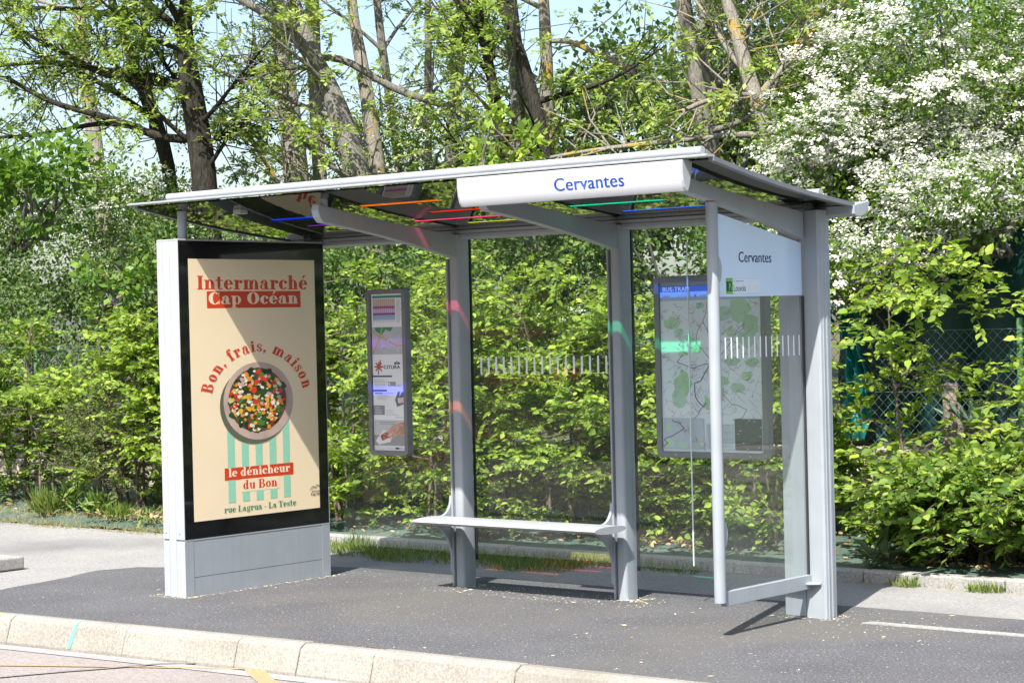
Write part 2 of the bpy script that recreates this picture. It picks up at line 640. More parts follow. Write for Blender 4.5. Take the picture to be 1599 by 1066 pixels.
# edging between pavement and planting bed
for i in range(12):
    x = -3.9 + i * 1.0
    m = MB()
    m.box(x + .004, x + .996, 1.50, 1.62, -0.2, 0.075 + random.uniform(-.006, .006))
    struct(m.build('bed_edging', CONC, bevel=0.012))
struct(sheet('outer_bed_soil', [(-60, 1.5), (-14, 1.5), (-14, 3.9), (-60, 3.9)], 0.03, SOIL, 0.1))
struct(sheet('outer_bed_soil', [(8, 1.5), (60, 1.5), (60, 3.9), (8, 3.9)], 0.03, SOIL, 0.1))
struct(grid_sheet('green_ground_sheet', -14, 8, 1.61, 3.9, 240, 30, lambda x, y: 0.05 - .062 * max(0, min(1, (-3.9 - x) * 3)) * max(0, min(1, (2.0 - y) / .3)) + 0.05 * (y - 1.6) + 0.016 * wob(x, y, 1.7) + 0.008 * wob(x, y, 4.3), SHEETM))
SKYBLOCKM = ground_mat('sky_block_green', (0.035, 0.06, 0.018), (0.07, 0.10, 0.03), patch=.3, bump=1.0, bscale=8)  # unseen rises added behind and beside the camera to block low sky light
struct(grid_sheet('sky_block_hill', -90, 70, -75, -24, 60, 24, lambda x, y: -.2 + (13 + 2.5 * wob(x * .12, y * .12)) * max(0.0, min(1, (-26 - y) / 18)) ** .8, SKYBLOCKM))
struct(grid_sheet('sky_block_hill', 34, 75, -24, 30, 24, 40, lambda x, y: -.2 + (10 + 2.5 * wob(x * .12, y * .12)) * max(0.0, min(1, (x - 36) / 14)) ** .8, SKYBLOCKM))
bankf = lambda x, y: 0.72 + 0.018 * (min(y, 40) - 3.8) + 0.05 * wob(x, y, .5)
struct(grid_sheet('bank', -90, 40, 3.78, 90, 130, 60, bankf, BANKM))
# worn concrete slab lying on the pavement at the left edge
m = MB()
m.box(-4.75, -3.62, -1.95, -0.82, 0.0, 0.092)
o = m.build('concrete_block', CONC, bevel=0.012)
tag(o, 'low grey concrete slab lying on the pale pavement at the left edge of the photo', 'concrete slab')

# ================================================================== TEXT HELPERS


def text_faces(s, size=1.0, bold=0.0, sx=1.0, align='LEFT', spacing=1.0):
    cu = bpy.data.curves.new('lettering', 'FONT')
    cu.body = s
    cu.size = size
    cu.offset = bold
    cu.align_x = align
    cu.space_character = spacing
    cu.resolution_u = 4
    ob = bpy.data.objects.new('lettering', cu)
    COL.objects.link(ob)
    dg = bpy.context.evaluated_depsgraph_get()
    me = bpy.data.meshes.new_from_object(ob.evaluated_get(dg))
    v = [(p.co.x * sx, p.co.y) for p in me.vertices]
    f = [tuple(p.vertices) for p in me.polygons]
    bpy.data.objects.remove(ob)
    bpy.data.meshes.remove(me)
    bpy.data.curves.remove(cu)
    return v, f


class Plane:
    """a flat drawing surface: origin, right and up vectors, scale of one canvas unit"""

    def __init__(self, o, ex, ey, sx=1.0, sy=1.0):
        self.o, self.ex, self.ey = np.array(o, float), np.array(ex, float), np.array(ey, float)
        self.n = np.cross(self.ex, self.ey)
        self.sx, self.sy = sx, sy

    def p(self, x, y, d):
        return self.o + self.ex * x * self.sx + self.ey * y * self.sy + self.n * d


class Art:
    """flat printed shapes, each laid a hair above the one before"""

    def __init__(self, plane, d0=0.0006, step=0.000006):
        self.pl, self.d, self.step = plane, d0, step
        self.mb = MB()
        self.mats = []

    def mi(self, mat):
        if mat not in self.mats:
            self.mats.append(mat)
        return self.mats.index(mat)

    def poly(self, pts, mat):
        a = sum(pts[i][0] * pts[(i + 1) % len(pts)][1] - pts[(i + 1) % len(pts)][0] * pts[i][1] for i in range(len(pts)))
        if a < 0:
            pts = pts[::-1]
        self.mb.add([self.pl.p(x, y, self.d) for x, y in pts], [tuple(range(len(pts)))], self.mi(mat))
        self.d += self.step

    def rect(self, x0, y0, x1, y1, mat):
        self.poly([(x0, y0), (x1, y0), (x1, y1), (x0, y1)], mat)

    def ell(self, cx, cy_, rx, ry, mat, n=28, a0=0.0):
        self.poly([(cx + rx * math.cos(a0 + 2 * math.pi * i / n), cy_ + ry * math.sin(a0 + 2 * math.pi * i / n)) for i in range(n)], mat)

    def blob(self, cx, cy_, r, mat, n=7, ir=0.35):
        self.poly([(cx + r * random.uniform(1 - ir, 1 + ir) * math.cos(2 * math.pi * i / n), cy_ + r * random.uniform(1 - ir, 1 + ir) * math.sin(2 * math.pi * i / n)) for i in range(n)], mat)

    def line(self, pts, w, mat):
        for i in range(len(pts) - 1):
            a, b = np.array(pts[i], float), np.array(pts[i + 1], float)
            t = b - a
            l = np.linalg.norm(t)
            if l < 1e-9:
                continue
            t = t / l
            nn = np.array([-t[1], t[0]]) * w / 2
            e = t * w * 0.3
            self.poly([tuple(a - nn - e), tuple(b - nn + e), tuple(b + nn + e), tuple(a + nn - e)], mat)

    def ring(self, cx, cy_, rx, ry, ix, iy, mat, a0=0.0, a1=360.0, n=20, ox=0.0):
        k = n
        vs, fs = [], []
        for i in range(k + 1):
            w = R_(a0 + (a1 - a0) * i / k)
            vs.append(self.pl.p(cx + rx * math.cos(w), cy_ + ry * math.sin(w), self.d))
            vs.append(self.pl.p(cx + ox + ix * math.cos(w), cy_ + iy * math.sin(w), self.d))
        for i in range(k):
            fs.append((2 * i, 2 * i + 2, 2 * i + 3, 2 * i + 1))
        self.mb.add(vs, fs, self.mi(mat))
        self.d += self.step

    def text(self, s, x, y, h, mat, bold=0.0, sx=1.0, align='LEFT', spacing=1.0, width=None):
        v, f = text_faces(s, 1.0, 0.0, 1.0, 'LEFT', spacing + bold * 1.5)
        if not v:
            return
        capv, _ = text_faces('T', 1.0)
        ch = max(p[1] for p in capv)
        k = h / ch
        xs_ = [p[0] for p in v]
        w0 = (max(xs_) - min(xs_)) * k
        if width:
            sx = width / w0
        off = -min(xs_) * k * sx
        if align == 'CENTER':
            off -= w0 * sx / 2
        for q in ((0,) if not bold else (-bold, 0, bold)):        # struck three times for a heavier weight
            self.mb.add([self.pl.p(x + off + (p[0] + q) * k * sx, y + p[1] * k, self.d) for p in v], f, self.mi(mat))
            self.d += self.step

    def build(self, name, parent):
        return self.mb.build(name, self.mats, parent)


# ---- heavy high-contrast serif lettering drawn stroke by stroke (x height 1, caps 1.42)
def glyph(ch):
    """list of primitive strokes and the advance width"""
    S, T = 0.32, 0.105           # thick stem, hairline
    g = []

    def R(x0, y0, x1, y1):
        g.append(('r', x0, y0, x1, y1))

    def O(cx, cy_, rx, ry, ix, iy, a0=0, a1=360, ox=0.0):
        g.append(('o', cx, cy_, rx, ry, ix, iy, a0, a1, ox))

    def D(cx, cy_, r):
        g.append(('d', cx, cy_, r))

    def P(*pts):
        g.append(('p', pts))

    def stem(x, y0, y1, top='flag', foot=True, w=S):
        R(x, y0, x + w, y1)
        if foot:
            R(x - .11, y0, x + w + .11, y0 + T)
        if top == 'flag':
            P((x - .12, y1 - T), (x + .02, y1 - T), (x + .02, y1), (x - .12, y1))
        elif top == 'both':
            R(x - .11, y1 - T, x + w + .11, y1)
    C = 1.42
    base = {'é': 'e'}.get(ch, ch)
    adv = 0.6
    if base in 'nmrhud':
        pass
    if base == 'I':
        stem(.14, 0, C, 'both', w=.33); adv = .62
    elif base == 'n' or base == 'h':
        stem(.13, 0, 1 if base == 'n' else 1.5); O(.55, .62, .36, .40, .09, .34, 0, 180); R(.62, 0, .93, .63); R(.55, 0, 1.0, T); adv = 1.06
    elif base == 'm':
        stem(.13, 0, 1)
        for k in (0, .52):
            O(.55 + k, .62, .36, .40, .09, .34, 0, 180); R(.62 + k, 0, .93 + k, .63); R(.56 + k, 0, 1.0 + k, T)
        adv = 1.58
    elif base == 'r':
        stem(.13, 0, 1); O(.58, .64, .24, .36, .14, .31, 60, 180); D(.68, .80, .17); adv = .84
    elif base == 'u':
        R(.13, .38, .40, 1); R(0.0, 1 - T, .3, 1); O(.5, .38, .37, .40, .10, .34, 180, 360); stem(.62, 0, 1, 'flag', False); R(.62, 0, 1.0, T); adv = 1.04
    elif base == 't':
        R(.16, .28, .43, 1.32); R(.0, 1 - T, .66, 1); O(.43, .30, .27, .32, .06, .26, 180, 330); adv = .70
    elif base == 'e':
        O(.45, .5, .43, .52, .12, .44, 45, 325, .03); O(.45, .5, .43, .52, .14, .44, 0, 48, .02); R(.24, .5, .84, .5 + T); adv = .92
    elif base == 'c':
        O(.45, .5, .43, .52, .12, .44, 40, 325, .04); D(.70, .76, .15); adv = .86
    elif base == 'a':
        R(.45, .1, .76, .72); O(.44, .70, .30, .32, .06, .26, 0, 165); D(.22, .74, .14); O(.36, .28, .33, .30, .13, .24); R(.6, 0, .92, T); R(.70, 0, .80, .2); adv = .95
    elif base == 'o':
        O(.45, .5, .44, .52, .12, .45); adv = .92
    elif base in 'dq':
        O(.42, .5, .40, .52, .11, .44); R(.56, 0, .85, 1.5); R(.45, 1.5 - T, .6, 1.5); R(.58, 0, .97, T); adv = 1.02
    elif base == 'p':
        R(.13, -.45, .40, 1); R(.0, 1 - T, .2, 1); R(.02, -.45, .53, -.45 + T); O(.56, .5, .40, .52, .15, .45); adv = 1.02
    elif base == 'i':
        stem(.13, 0, 1); D(.26, 1.27, .17); adv = .56
    elif base == 'l':
        stem(.13, 0, 1.5); adv = .56
    elif base == 's':
        O(.38, .74, .30, .28, .10, .22, 40, 270); O(.38, .28, .33, .30, .11, .24, -90, 0); O(.38, .28, .33, .30, .11, .24, 0, 90); O(.38, .28, .33, .30, .22, .24, 180, 270); D(.16, .25, .12); D(.60, .78, .11); P((.14, .62), (.40, .40), (.62, .42), (.36, .66)); adv = .76
    elif base == 'f':
        stem(.13, 0, 1.1, None); R(.0, 1 - T, .58, 1); O(.46, 1.14, .33, .36, .07, .30, 50, 180); D(.60, 1.34, .14); adv = .66
    elif base == 'g':
        O(.42, .62, .36, .40, .14, .34); O(.44, -.14, .40, .27, .24, .18); R(.2, .1, .62, .22); D(.84, .94, .11); adv = .92
    elif base == 'C':
        O(.62, .71, .58, .74, .22, .66, 45, 318, .05); R(1.0, .92, 1.07, 1.42); R(1.0, .0, 1.07, .45); adv = 1.2
    elif base == 'O':
        O(.65, .71, .60, .74, .22, .66); adv = 1.3
    elif base == 'B':
        stem(.14, 0, C, None, w=.33); R(.02, C - T, .7, C); R(.3, .72, .7, .79); R(.02, 0, .7, T); O(.66, 1.08, .38, .34, .10, .28, -90, 90); O(.68, .385, .46, .385, .14, .32, -90, 90); adv = 1.22
    elif base == 'L':
        stem(.14, 0, C, 'both', w=.33); R(.2, 0, 1.0, T); R(.93, 0, 1.0, .46); adv = 1.08
    elif base == 'T':
        R(.38, 0, .71, C); R(.24, 0, .85, T); R(.0, C - T, 1.09, C); R(.0, C - .4, .07, C); R(1.02, C - .4, 1.09, C); adv = 1.12
    elif base == ',':
        D(.18, .14, .16); P((.34, .14), (.12, -.28), (.06, -.24), (.2, .1)); adv = .44
    elif base == '-':
        R(.05, .42, .5, .52); adv = .58
    elif base == ' ':
        adv = .45
    if ch == 'é':
        P((.36, 1.16), (.46, 1.16), (.76, 1.52), (.50, 1.52))
    return g, adv


def serif(art, s, x, y, xh, mat, width=None, tracking=0.03, arc=None):
    """lay a serif line at x, y (canvas units); arc = (cx, cy, rx, ry, a0, a1) bends it along an ellipse"""
    gl_ = [glyph(c) for c in s]
    total = sum(a + tracking for _, a in gl_)
    k = xh
    kx = (width / total) if width else xh
    pen = 0.0
    for (strokes, adv) in gl_:
        if arc:
            cx, cyy, rx, ry, a0, a1 = arc
            mid = (pen + adv / 2) / total
            w = R_(a0 + (a1 - a0) * mid)
            px, py = cx + rx * math.cos(w), cyy + ry * math.sin(w)
            tx, ty = rx * math.sin(w), -ry * math.cos(w)
            l = math.hypot(tx, ty)
            tx, ty = tx / l, ty / l

            def F(a, b, px=px, py=py, tx=tx, ty=ty, adv=adv):
                a = (a - adv / 2) * xh
                b = b * xh
                return (px + a * tx - b * ty, py + a * ty + b * tx)
        else:
            def F(a, b, pen=pen):
                return (x + (pen + a) * kx, y + b * k)
        for st in strokes:
            if st[0] == 'r':
                _, x0, y0, x1, y1 = st
                art.poly([F(x0, y0), F(x1, y0), F(x1, y1), F(x0, y1)], mat)
            elif st[0] == 'p':
                art.poly([F(*q) for q in st[1]], mat)
            elif st[0] == 'd':
                art.poly([F(st[1] + st[3] * math.cos(i * math.pi / 5), st[2] + st[3] * math.sin(i * math.pi / 5)) for i in range(10)], mat)
            else:
                _, cx, cyy, rx, ry, ix, iy, a0, a1, ox = st
                n = max(6, int(abs(a1 - a0) / 18))
                ws = [R_(a0 + (a1 - a0) * i / n) for i in range(n + 1)]
                vs, fs = [], []
                for w in ws:
                    for q in ((cx + rx * math.cos(w), cyy + ry * math.sin(w)), (cx + ox + ix * math.cos(w), cyy + iy * math.sin(w))):
                        vs.append(art.pl.p(*F(*q), art.d))
                for i in range(n):
                    fs.append((2 * i, 2 * i + 2, 2 * i + 3, 2 * i + 1))
                art.mb.add(vs, fs, art.mi(mat))
                art.d += art.step
        pen += adv + tracking
# ================================================================== BUS SHELTER
shelter = thing('bus_shelter', 'silver grey bus shelter with sloping smoked glass roof and a white stop-name fascia', 'bus shelter', (0.7, 0.0, 0.0))
XA, XB, XC = -0.043, 1.287, 2.668


def rounded(x0, x1, y0, y1, r, n=4):
    p = []
    for cx, cy_, a in ((x1 - r, y0 + r, -90), (x1 - r, y1 - r, 0), (x0 + r, y1 - r, 90), (x0 + r, y0 + r, 180)):
        for i in range(n + 1):
            w = R_(a + 90 * i / n)
            p.append((cx + r * math.cos(w), cy_ + r * math.sin(w)))
    return p


for x in (XA, XB):
    m = MB()
    m.prism(rounded(x - .037, x + .037, -.012, .120, .022), 'z', 0, 2.315)
    o = m.build('post', ALU, shelter, smooth=35)
    m = MB()                                         # slim front plate with black joint
    m.box(x - .047, x - .0375, .008, .10, 0.0, 2.16)
    m.build('cover_strip', ALU_D, o)
    m = MB()
    m.box(x - .060, x - .0475, -.014, .05, 0.0, 2.16)
    m.build('cover_plate', ALU, o, bevel=.003)
    m = MB()
    m.box(x + .026, x + .0385, .1205, .1345, .17, 2.30)
    m.build('glazing_gasket', GASKET, o)
    m = MB()
    m.tube([(x, .05, 2.315), (x, .05, 2.350)], .030, 12)
    m.build('roof_stub', ALU_D, o, smooth=40)
# right-hand end post: broad fluted box, split by a seam
m = MB()
m.prism([(2.648, -.058), (2.770, -.070), (2.782, -.062), (2.786, -.045), (2.789, -.042), (2.789, -.030), (2.786, -.027), (2.788, -.012), (2.791, -.009), (2.791, .008), (2.788, .011), (2.786, .040), (2.776, .050), (2.648, .050)], 'z', 0, 2.325)
pc = m.build('post', ALU, shelter, smooth=25)
m = MB()
m.box(2.495, 2.640, -.050, .046, 0, 2.30)
m.build('post_flank', ALU, pc, bevel=.006)
m = MB()
m.box(2.6402, 2.6478, -.045, .045, 0, 2.315)
m.build('glazing_gasket', GASKET, pc)
m = MB()
m.tube([(2.69, -.01, 2.325), (2.69, -.01, 2.350)], .032, 12)
m.build('roof_stub', ALU_D, pc, smooth=40)


# --- roof
def roof_z(y):
    t = (y + 1.36) / 1.40
    return 2.548 - 0.196 * t - 0.020 * math.sin(math.pi * min(1, max(0, t)))


XL, XR, YF, YB = -1.62, 2.955, -1.36, 0.04
strips = [('orange', (1.0, 0.22, 0.02), .04, .71, -.96), ('red', (1.0, 0.03, 0.02), .35, .86, -.66), ('pink', (1.0, 0.07, 0.22), -.02, .80, -.412),
          ('yellow', (0.85, 0.85, 0.03), .285, .82, -.232), ('green', (0.02, 0.75, 0.38), 1.36, 2.06, -.545), ('blue', (0.06, 0.22, 1.0), 1.55, 2.40, -.275),
          ('blue', (0.01, 0.05, 0.95), -.96, -.28, -.765), ('orange', (1.0, 0.12, 0.02), .92, 1.16, -.64), ('violet', (0.10, 0.02, 0.22), -.9, -.3, -.50)]
SW = .029
gx = sorted({XL, XR} | {s[2] for s in strips} | {s[3] for s in strips} | set(np.round(np.linspace(XL, XR, 9), 4)))
gy = sorted({YF, YB} | {round(s[4] - SW, 4) for s in strips} | {round(s[4] + SW, 4) for s in strips} | set(np.round(np.linspace(YF, YB, 13), 4)))
roof, smb = MB(), [MB() for _ in strips]
for i in range(len(gx) - 1):
    for j in range(len(gy) - 1):
        mx, my = (gx[i] + gx[i + 1]) / 2, (gy[j] + gy[j + 1]) / 2
        hit = [k for k, s in enumerate(strips) if s[2] < mx < s[3] and abs(my - s[4]) < SW]
        q = [(gx[i], gy[j]), (gx[i + 1], gy[j]), (gx[i + 1], gy[j + 1]), (gx[i], gy[j + 1])]
        if hit:
            smb[hit[0]].add([(a, b, roof_z(b) - .004) for a, b in q], [(3, 2, 1, 0)])
        else:
            roof.add([(a, b, roof_z(b) - .008) for a, b in q], [(3, 2, 1, 0)])
            roof.add([(a, b, roof_z(b)) for a, b in q], [(0, 1, 2, 3)])
sheet_o = roof.build('roof_panel', MIRROR, shelter)
for s, mb_ in zip(strips, smb):
    k = 'strip_' + s[0] + str(round(s[1][1] * 100))
    o = mb_.build('coloured_strip', MATS.setdefault(k, strip_mat(k, s[1])), sheet_o)
    o['label'] = s[0] + ' see-through strip let into the dark roof'
for x0, x1 in ((XL - .006, XL + .03), (XR - .03, XR + .006)):
    m = MB()
    ys = np.linspace(YF, YB, 14)
    n = len(ys)
    vs = []
    for y in ys:
        z = roof_z(y)
        vs += [(x0, y, z - .016), (x1, y, z - .016), (x1, y, z + .008), (x0, y, z + .008)]
    fs = [(0, 1, 2, 3), tuple(range(4 * n - 4, 4 * n))[::-1]]
    for i in range(n - 1):
        for k in range(4):
            fs.append((4 * i + k, 4 * i + 4 + k, 4 * i + 4 + (k + 1) % 4, 4 * i + (k + 1) % 4))
    m.add(vs, fs)
    m.build('roof_edge_trim', ALU_D, sheet_o)
m = MB()
m.prism([(-1.425, 2.553), (-1.36, 2.553), (-1.34, 2.561), (-1.36, 2.567), (-1.41, 2.566), (-1.427, 2.560)], 'x', XL, XR)
m.build('front_lip', ALU_L, shelter)
m = MB()
m.tube([(-1.28, -1.365, 2.589), (2.895, -1.365, 2.589)], .023, 16)
m.build('front_tube', ALU_L, shelter, smooth=40)
m = MB()
m.tube([(-1.28, -.20, 2.408), (2.885, -.20, 2.408)], .027, 16)
m.build('rear_tube', ALU_L, shelter, smooth=40)
m = MB()
m.prism([(.020, 2.344), (.05, 2.350), (.175, 2.372), (.195, 2.362), (.150, 2.300), (.105, 2.283), (.045, 2.283), (.022, 2.296)], 'x', XL - .02, 2.968)
m.build('rain_gutter', ALU, shelter, bevel=.003)
m = MB()
m.box(-1.2, 2.62, .0185, .0198, 2.318, 2.3205)
m.build('gutter_joint', GASKET, shelter)

# --- roof beams
for x, w in ((XA, .030), (XB, .030), (XC - .006, .030)):
    tip = [(-1.262, 2.478), (-1.270, 2.440), (-1.258, 2.400), (-1.225, 2.368)]
    low = [(-1.225 + 1.213 * t, 2.368 - .206 * t + .016 * math.sin(math.pi * t)) for t in np.linspace(0.1, 1, 9)]
    if x > 2:
        tip = [(-1.372, 2.498), (-1.38, 2.47), (-1.36, 2.44), (-1.3, 2.405)]
        low = [(-1.30 + 1.226 * t, 2.405 - .243 * t + .014 * math.sin(math.pi * t)) for t in np.linspace(0.1, 1, 9)]
    top = [(low[-1][0], 2.318)] + [(-.05 - 1.212 * t, 2.318 + .160 * t - .010 * math.sin(math.pi * t)) for t in np.linspace(.1, .95, 9)]
    m = MB()
    m.prism(tip + low + top, 'x', x - w, x + w)
    o = m.build('roof_beam', ALU, shelter, bevel=.004)
    m = MB()
    m.tube([(x, -1.19, 2.463), (x, -1.19, 2.517)], .026, 12)
    m.build('roof_stub', ALU, o, smooth=40)

# --- fascia sign
fas = [(-1.42, 2.546), (-1.4205, 2.49), (-1.414, 2.44), (-1.402, 2.405), (-1.388, 2.386), (-1.378, 2.384), (-1.362, 2.42), (-1.345, 2.48), (-1.338, 2.53), (-1.3385, 2.546)]
m = MB()
m.prism(fas, 'x', 1.262, 2.792)
fascia = m.build('fascia_sign', WHITE, shelter, smooth=30)
for a, b in ((1.252, 1.2615), (2.7925, 2.806)):
    m = MB()
    m.prism([(y * 1.0 + (.004 if y < -1.38 else -.003) * -1, z) for y, z in fas], 'x', a, b)
    m.build('end_cap', ALU_L, fascia, bevel=.003)
INK_B = flat('blue_lettering', (0.035, 0.105, 0.50), 0.5)
INK_N = flat('navy_lettering', (0.012, 0.02, 0.075), 0.5)


def fy(z):                                           # front face of the fascia at height z
    zs = [p[1] for p in fas[:6]][::-1]
    ys = [p[0] for p in fas[:6]][::-1]
    return float(np.interp(z, zs, ys))


art = Art(Plane((0, 0, 0), (1, 0, 0), (0, 0, 1)), 0.0)
art.text('Cervantes', 1.952, 2.433, .0675, INK_B, bold=.022, width=.470)
art.mb.v = [(x, fy(z) - .0012, z) for x, y, z in art.mb.v]
art.build('lettering', fascia)

# --- glazing between the posts
m = MB()


def pane(name, x0, x1, z0, z1, y=.132, t=.008):
    m = MB()
    m.box(x0, x1, y - t / 2, y + t / 2, z0, z1)
    return m.build(name, GLASS, shelter)


p0 = pane('glass_pane', -1.24, -.075, .21, 2.285)
p1 = pane('glass_pane', .0, 1.235, .21, 2.285)
p2 = pane('glass_pane', 1.332, 1.784, .21, 2.275, .055)
p3_ = pane('glass_pane', 1.791, 2.49, .21, 2.275, .055)
for a, b, pp in ((.0, 1.235, p1), ):
    m = MB()
    n = 18
    for i in range(n):
        x = .035 + (i + .5) * (1.165 / n)
        m.box(x - .0075, x + .0075, .1262, .1275, 1.395, 1.508)
    m.build('marking_band', FROST, pp)
m = MB()
m.box(1.7845, 1.7905, .0505, .0575, .235, 2.19)
m.build('glass_edge', GLASS_EDGE, p2)
# --- end screen on the right: floating pole, sign panel, glass, bottom rail
m = MB()
m.tube([(XC, -.965, .192), (XC, -.965, 2.348)], .0325, 20)
pole = m.build('front_pole', ALU, shelter, smooth=40)
for z in (1.985, .555):
    m = MB()
    pts = [(-.935 + .038 * math.sin(R_(w)), z + .075 * math.cos(R_(w))) for w in range(0, 181, 15)]
    m.prism(pts, 'x', XC - .012, XC + .014)
    m.build('glass_clamp', ALU_L, pole, bevel=.003)
m = MB()
m.prism([(-.925, 2.291), (-.925, 1.838), (-.080, 1.843), (-.080, 2.142)], 'x', XC - .006, XC + .006)
sp = m.build('stop_name_panel', PANELW, shelter, bevel=.001)
art = Art(Plane((XC + .006, 0, 0), (0, 1, 0), (0, 0, 1)), .0004)
art.text('Cervantes', -.722, 2.028, .056, INK_N, bold=.022, width=.326)
LG = flat('line_green', (0.17, 0.46, 0.06), 0.5)
GREYT = flat('grey_print', (0.40, 0.44, 0.50), 0.22)
PALE = flat('pale_print', (0.70, 0.78, 0.84), 0.5)
art.rect(-.850, 1.856, -.505, 1.938, GREYT)
art.rect(-.849, 1.857, -.506, 1.937, PALE)
art.rect(-.853, 1.853, -.785, 1.940, LG)
art.text('1', -.842, 1.868, .054, INK_N, bold=.035, width=.013)
art.text('2', -.821, 1.868, .054, INK_N, bold=.035, width=.028)
art.text('Louvois', -.777, 1.868, .036, INK_N, bold=.015, width=.118)
art.poly([(-.772, 1.924), (-.764, 1.934), (-.764, 1.914)], GREYT)
art.rect(-.755, 1.920, -.678, 1.927, GREYT)
art.build('lettering', sp)
m = MB()
m.box(XC - .004, XC + .004, -.925, -.072, .250, 1.836)
eg = m.build('end_glass', GLASS, shelter)
m = MB()
for i in range(14):
    y = -.868 + i * .0575
    m.box(XC + .0042, XC + .0052, y - .0055, y + .0055, 1.503, 1.618)
m.build('marking_band', FROST, eg)
m = MB()
m.box(XC - .008, XC + .008, -.0715, -.0655, .25, 1.84)
m.build('glazing_gasket', GASKET, eg)
m = MB()
m.box(XC - .016, XC + .016, -.935, -.060, .168, .2485)
m.build('bottom_rail', ALU, shelter, bevel=.003)
m = MB()
m.prism([(2.50, -.115), (2.70, -.125), (2.755, -.085), (2.755, -.073), (2.50, -.0595)], 'z', .196, .208)
m.build('rail_bracket', ALU_L, shelter, bevel=.002)
m = MB()
m.box(-.93, -.86, -1.13, -1.06, 2.468, 2.500)
m.build('roof_lamp', ALU_L, shelter, bevel=.006)

# ================================================================== BENCH
bench = thing('bench', 'narrow pale grey metal bench slung between the two middle shelter posts', 'bench', (.62, -.2, 0))
m = MB()
pr = []
for i in range(20):
    w = 2 * math.pi * i / 20
    c, s = math.cos(w), math.sin(w)
    pr.append((-.225 + .160 * (abs(c) ** .9) * (1 if c > 0 else -1), .459 + (.021 if s > 0 else .025) * s))
m.prism(pr, 'x', -.115, 1.375)
m.build('seat', ALU_L, bench, smooth=40)
for x in (XA - .0665, XB - .0665):
    m = MB()
    arc = [(-.300 + .285 * (1 - math.cos(R_(w))) * 1.0, .440 - .245 * math.sin(R_(w)) ** 1.0 * (1 if w else 1)) for w in np.linspace(0, 90, 11)]
    arc = [(-.300 + .285 * math.sin(R_(w)), .440 - .245 * (1 - math.cos(R_(w)))) for w in np.linspace(0, 90, 11)]
    up = [(-.015 - .10 * (1 - math.sin(R_(w))), .475 + .11 * (1 - math.cos(R_(w)))) for w in np.linspace(90, 0, 8)]
    m.prism(arc + [(-.016, .10), (-.004, .10), (-.004, .60), (-.010, .60)] + up, 'x', x - .009, x + .009)
    m.build('bracket', ALU, bench, bevel=.002)

# ================================================================== ADVERTISING CABINET
CX0, CX1, CY0, CY1, CH = -1.461, -1.254, -1.320, .004, 2.310
ad = thing('advertising_cabinet', 'tall grey advertising cabinet with a beige food poster in a black frame', 'advertising panel', (-1.357, -.66, 0))
m = MB()
m.box(CX0 + .004, CX1 - .004, CY0 + .006, CY1 - .004, 0, CH - .004)
m.build('body', ALU_D, ad)
for y0, y1 in ((CY0, CY0 + .0055), (CY1 - .0035, CY1)):
    for a, b, lo, hi in ((CX0, -1.405, .372, CH), (-1.4035, -1.3375, 0, CH), (-1.336, CX1, .372, CH), (CX0, -1.405, 0, .362), (-1.336, CX1, 0, .362)):
        m = MB()
        m.box(a, b, y0, y1, lo, hi)
        m.build('side_cladding', ALU_L, ad, bevel=.0012)
m = MB()
m.box(CX0, CX1, CY0, CY1, CH + .0005, CH + .012)
m.build('top_cap', ALU_L, ad, bevel=.003)
for sx in (CX1 - .0035,):
    m = MB()
    m.box(sx, sx + .0035, CY0 + .0060, CY1 - .0040, .372, CH)
    door = m.build('display_door', BLACK, ad)
    m = MB()
    m.box(sx, sx + .0045, CY0 + .006, CY1 - .004, .3635, .371)
    m.box(sx, sx + .0040, CY1 - .0038, CY1 + .0005, .372, CH)
    m.build('door_trim', ALU_L, ad)
m = MB()
m.box(CX1 - .0035, CX1, CY0 + .0060, -1.245, .0, .3625)
m.box(CX1 - .0035, CX1, -.074, CY1 - .0040, .0, .3625)
m.box(CX1 - .0035, CX1 - .0012, -1.243, -.076, .125, .3625)
m.box(CX1 - .0035, CX1 - .0016, -1.243, -.076, .0, .121)
m.build('base_panel', ALU, ad)
for x in (-1.432, -1.30):
    m = MB()
    m.tube([(x, CY0, .41), (x, CY0 - .002, .41)], .005, 8)
    m.build('screw', ALU_D, ad)
for y in (-1.185, -.045):
    m = MB()
    m.tube([(-1.357, y, CH + .010), (-1.357, y, roof_z(y) - .008)], .031, 16)
    m.build('roof_column', ALU, ad, smooth=40)

# poster, on a canvas of 193 x 400 units
W_, H_ = 193.0, 400.0
pp = Plane((CX1, -1.2356, .483), (0, 1, 0), (0, 0, 1), 1.148 / W_, 1.711 / H_)
BEIGE = pm('beige_poster_paper', (0.88, 0.725, 0.50), 0.35, var=0.02, scale=3, coat=0.22)
RED = flat('poster_red', (0.64, 0.050, 0.012), 0.45, 0.22)
BEIGE2 = flat('poster_cream', (0.86, 0.74, 0.55), 0.35, 0.22)
MINT = flat('poster_mint', (0.30, 0.62, 0.45), 0.35, 0.22)
DGRN = flat('poster_green', (0.03, 0.27, 0.16), 0.35, 0.22)
POSTK = flat('poster_dark', (0.05, 0.045, 0.03), 0.4, 0.22)
m = MB()
m.add([pp.p(0, 0, .0008), pp.p(W_, 0, .0008), pp.p(W_, H_, .0008), pp.p(0, H_, .0008)], [(0, 1, 2, 3)])
poster = m.build('poster', BEIGE, ad)
art = Art(pp, .0011)
serif(art, 'Intermarché', 12, 353, 15.0, RED, width=170)
art.rect(26, 324.5, 169.5, 350.5, RED)
serif(art, 'Cap Océan', 28, 330.5, 12.9, BEIGE2, width=138)
for x0 in (51, 72.2, 93.2, 114.6, 135.8):
    art.rect(x0, 23, x0 + 10.7, 150, MINT)
art.rect(70, 38.5, 129, 58, BEIGE)
art.rect(46, 58, 151.5, 77, RED)
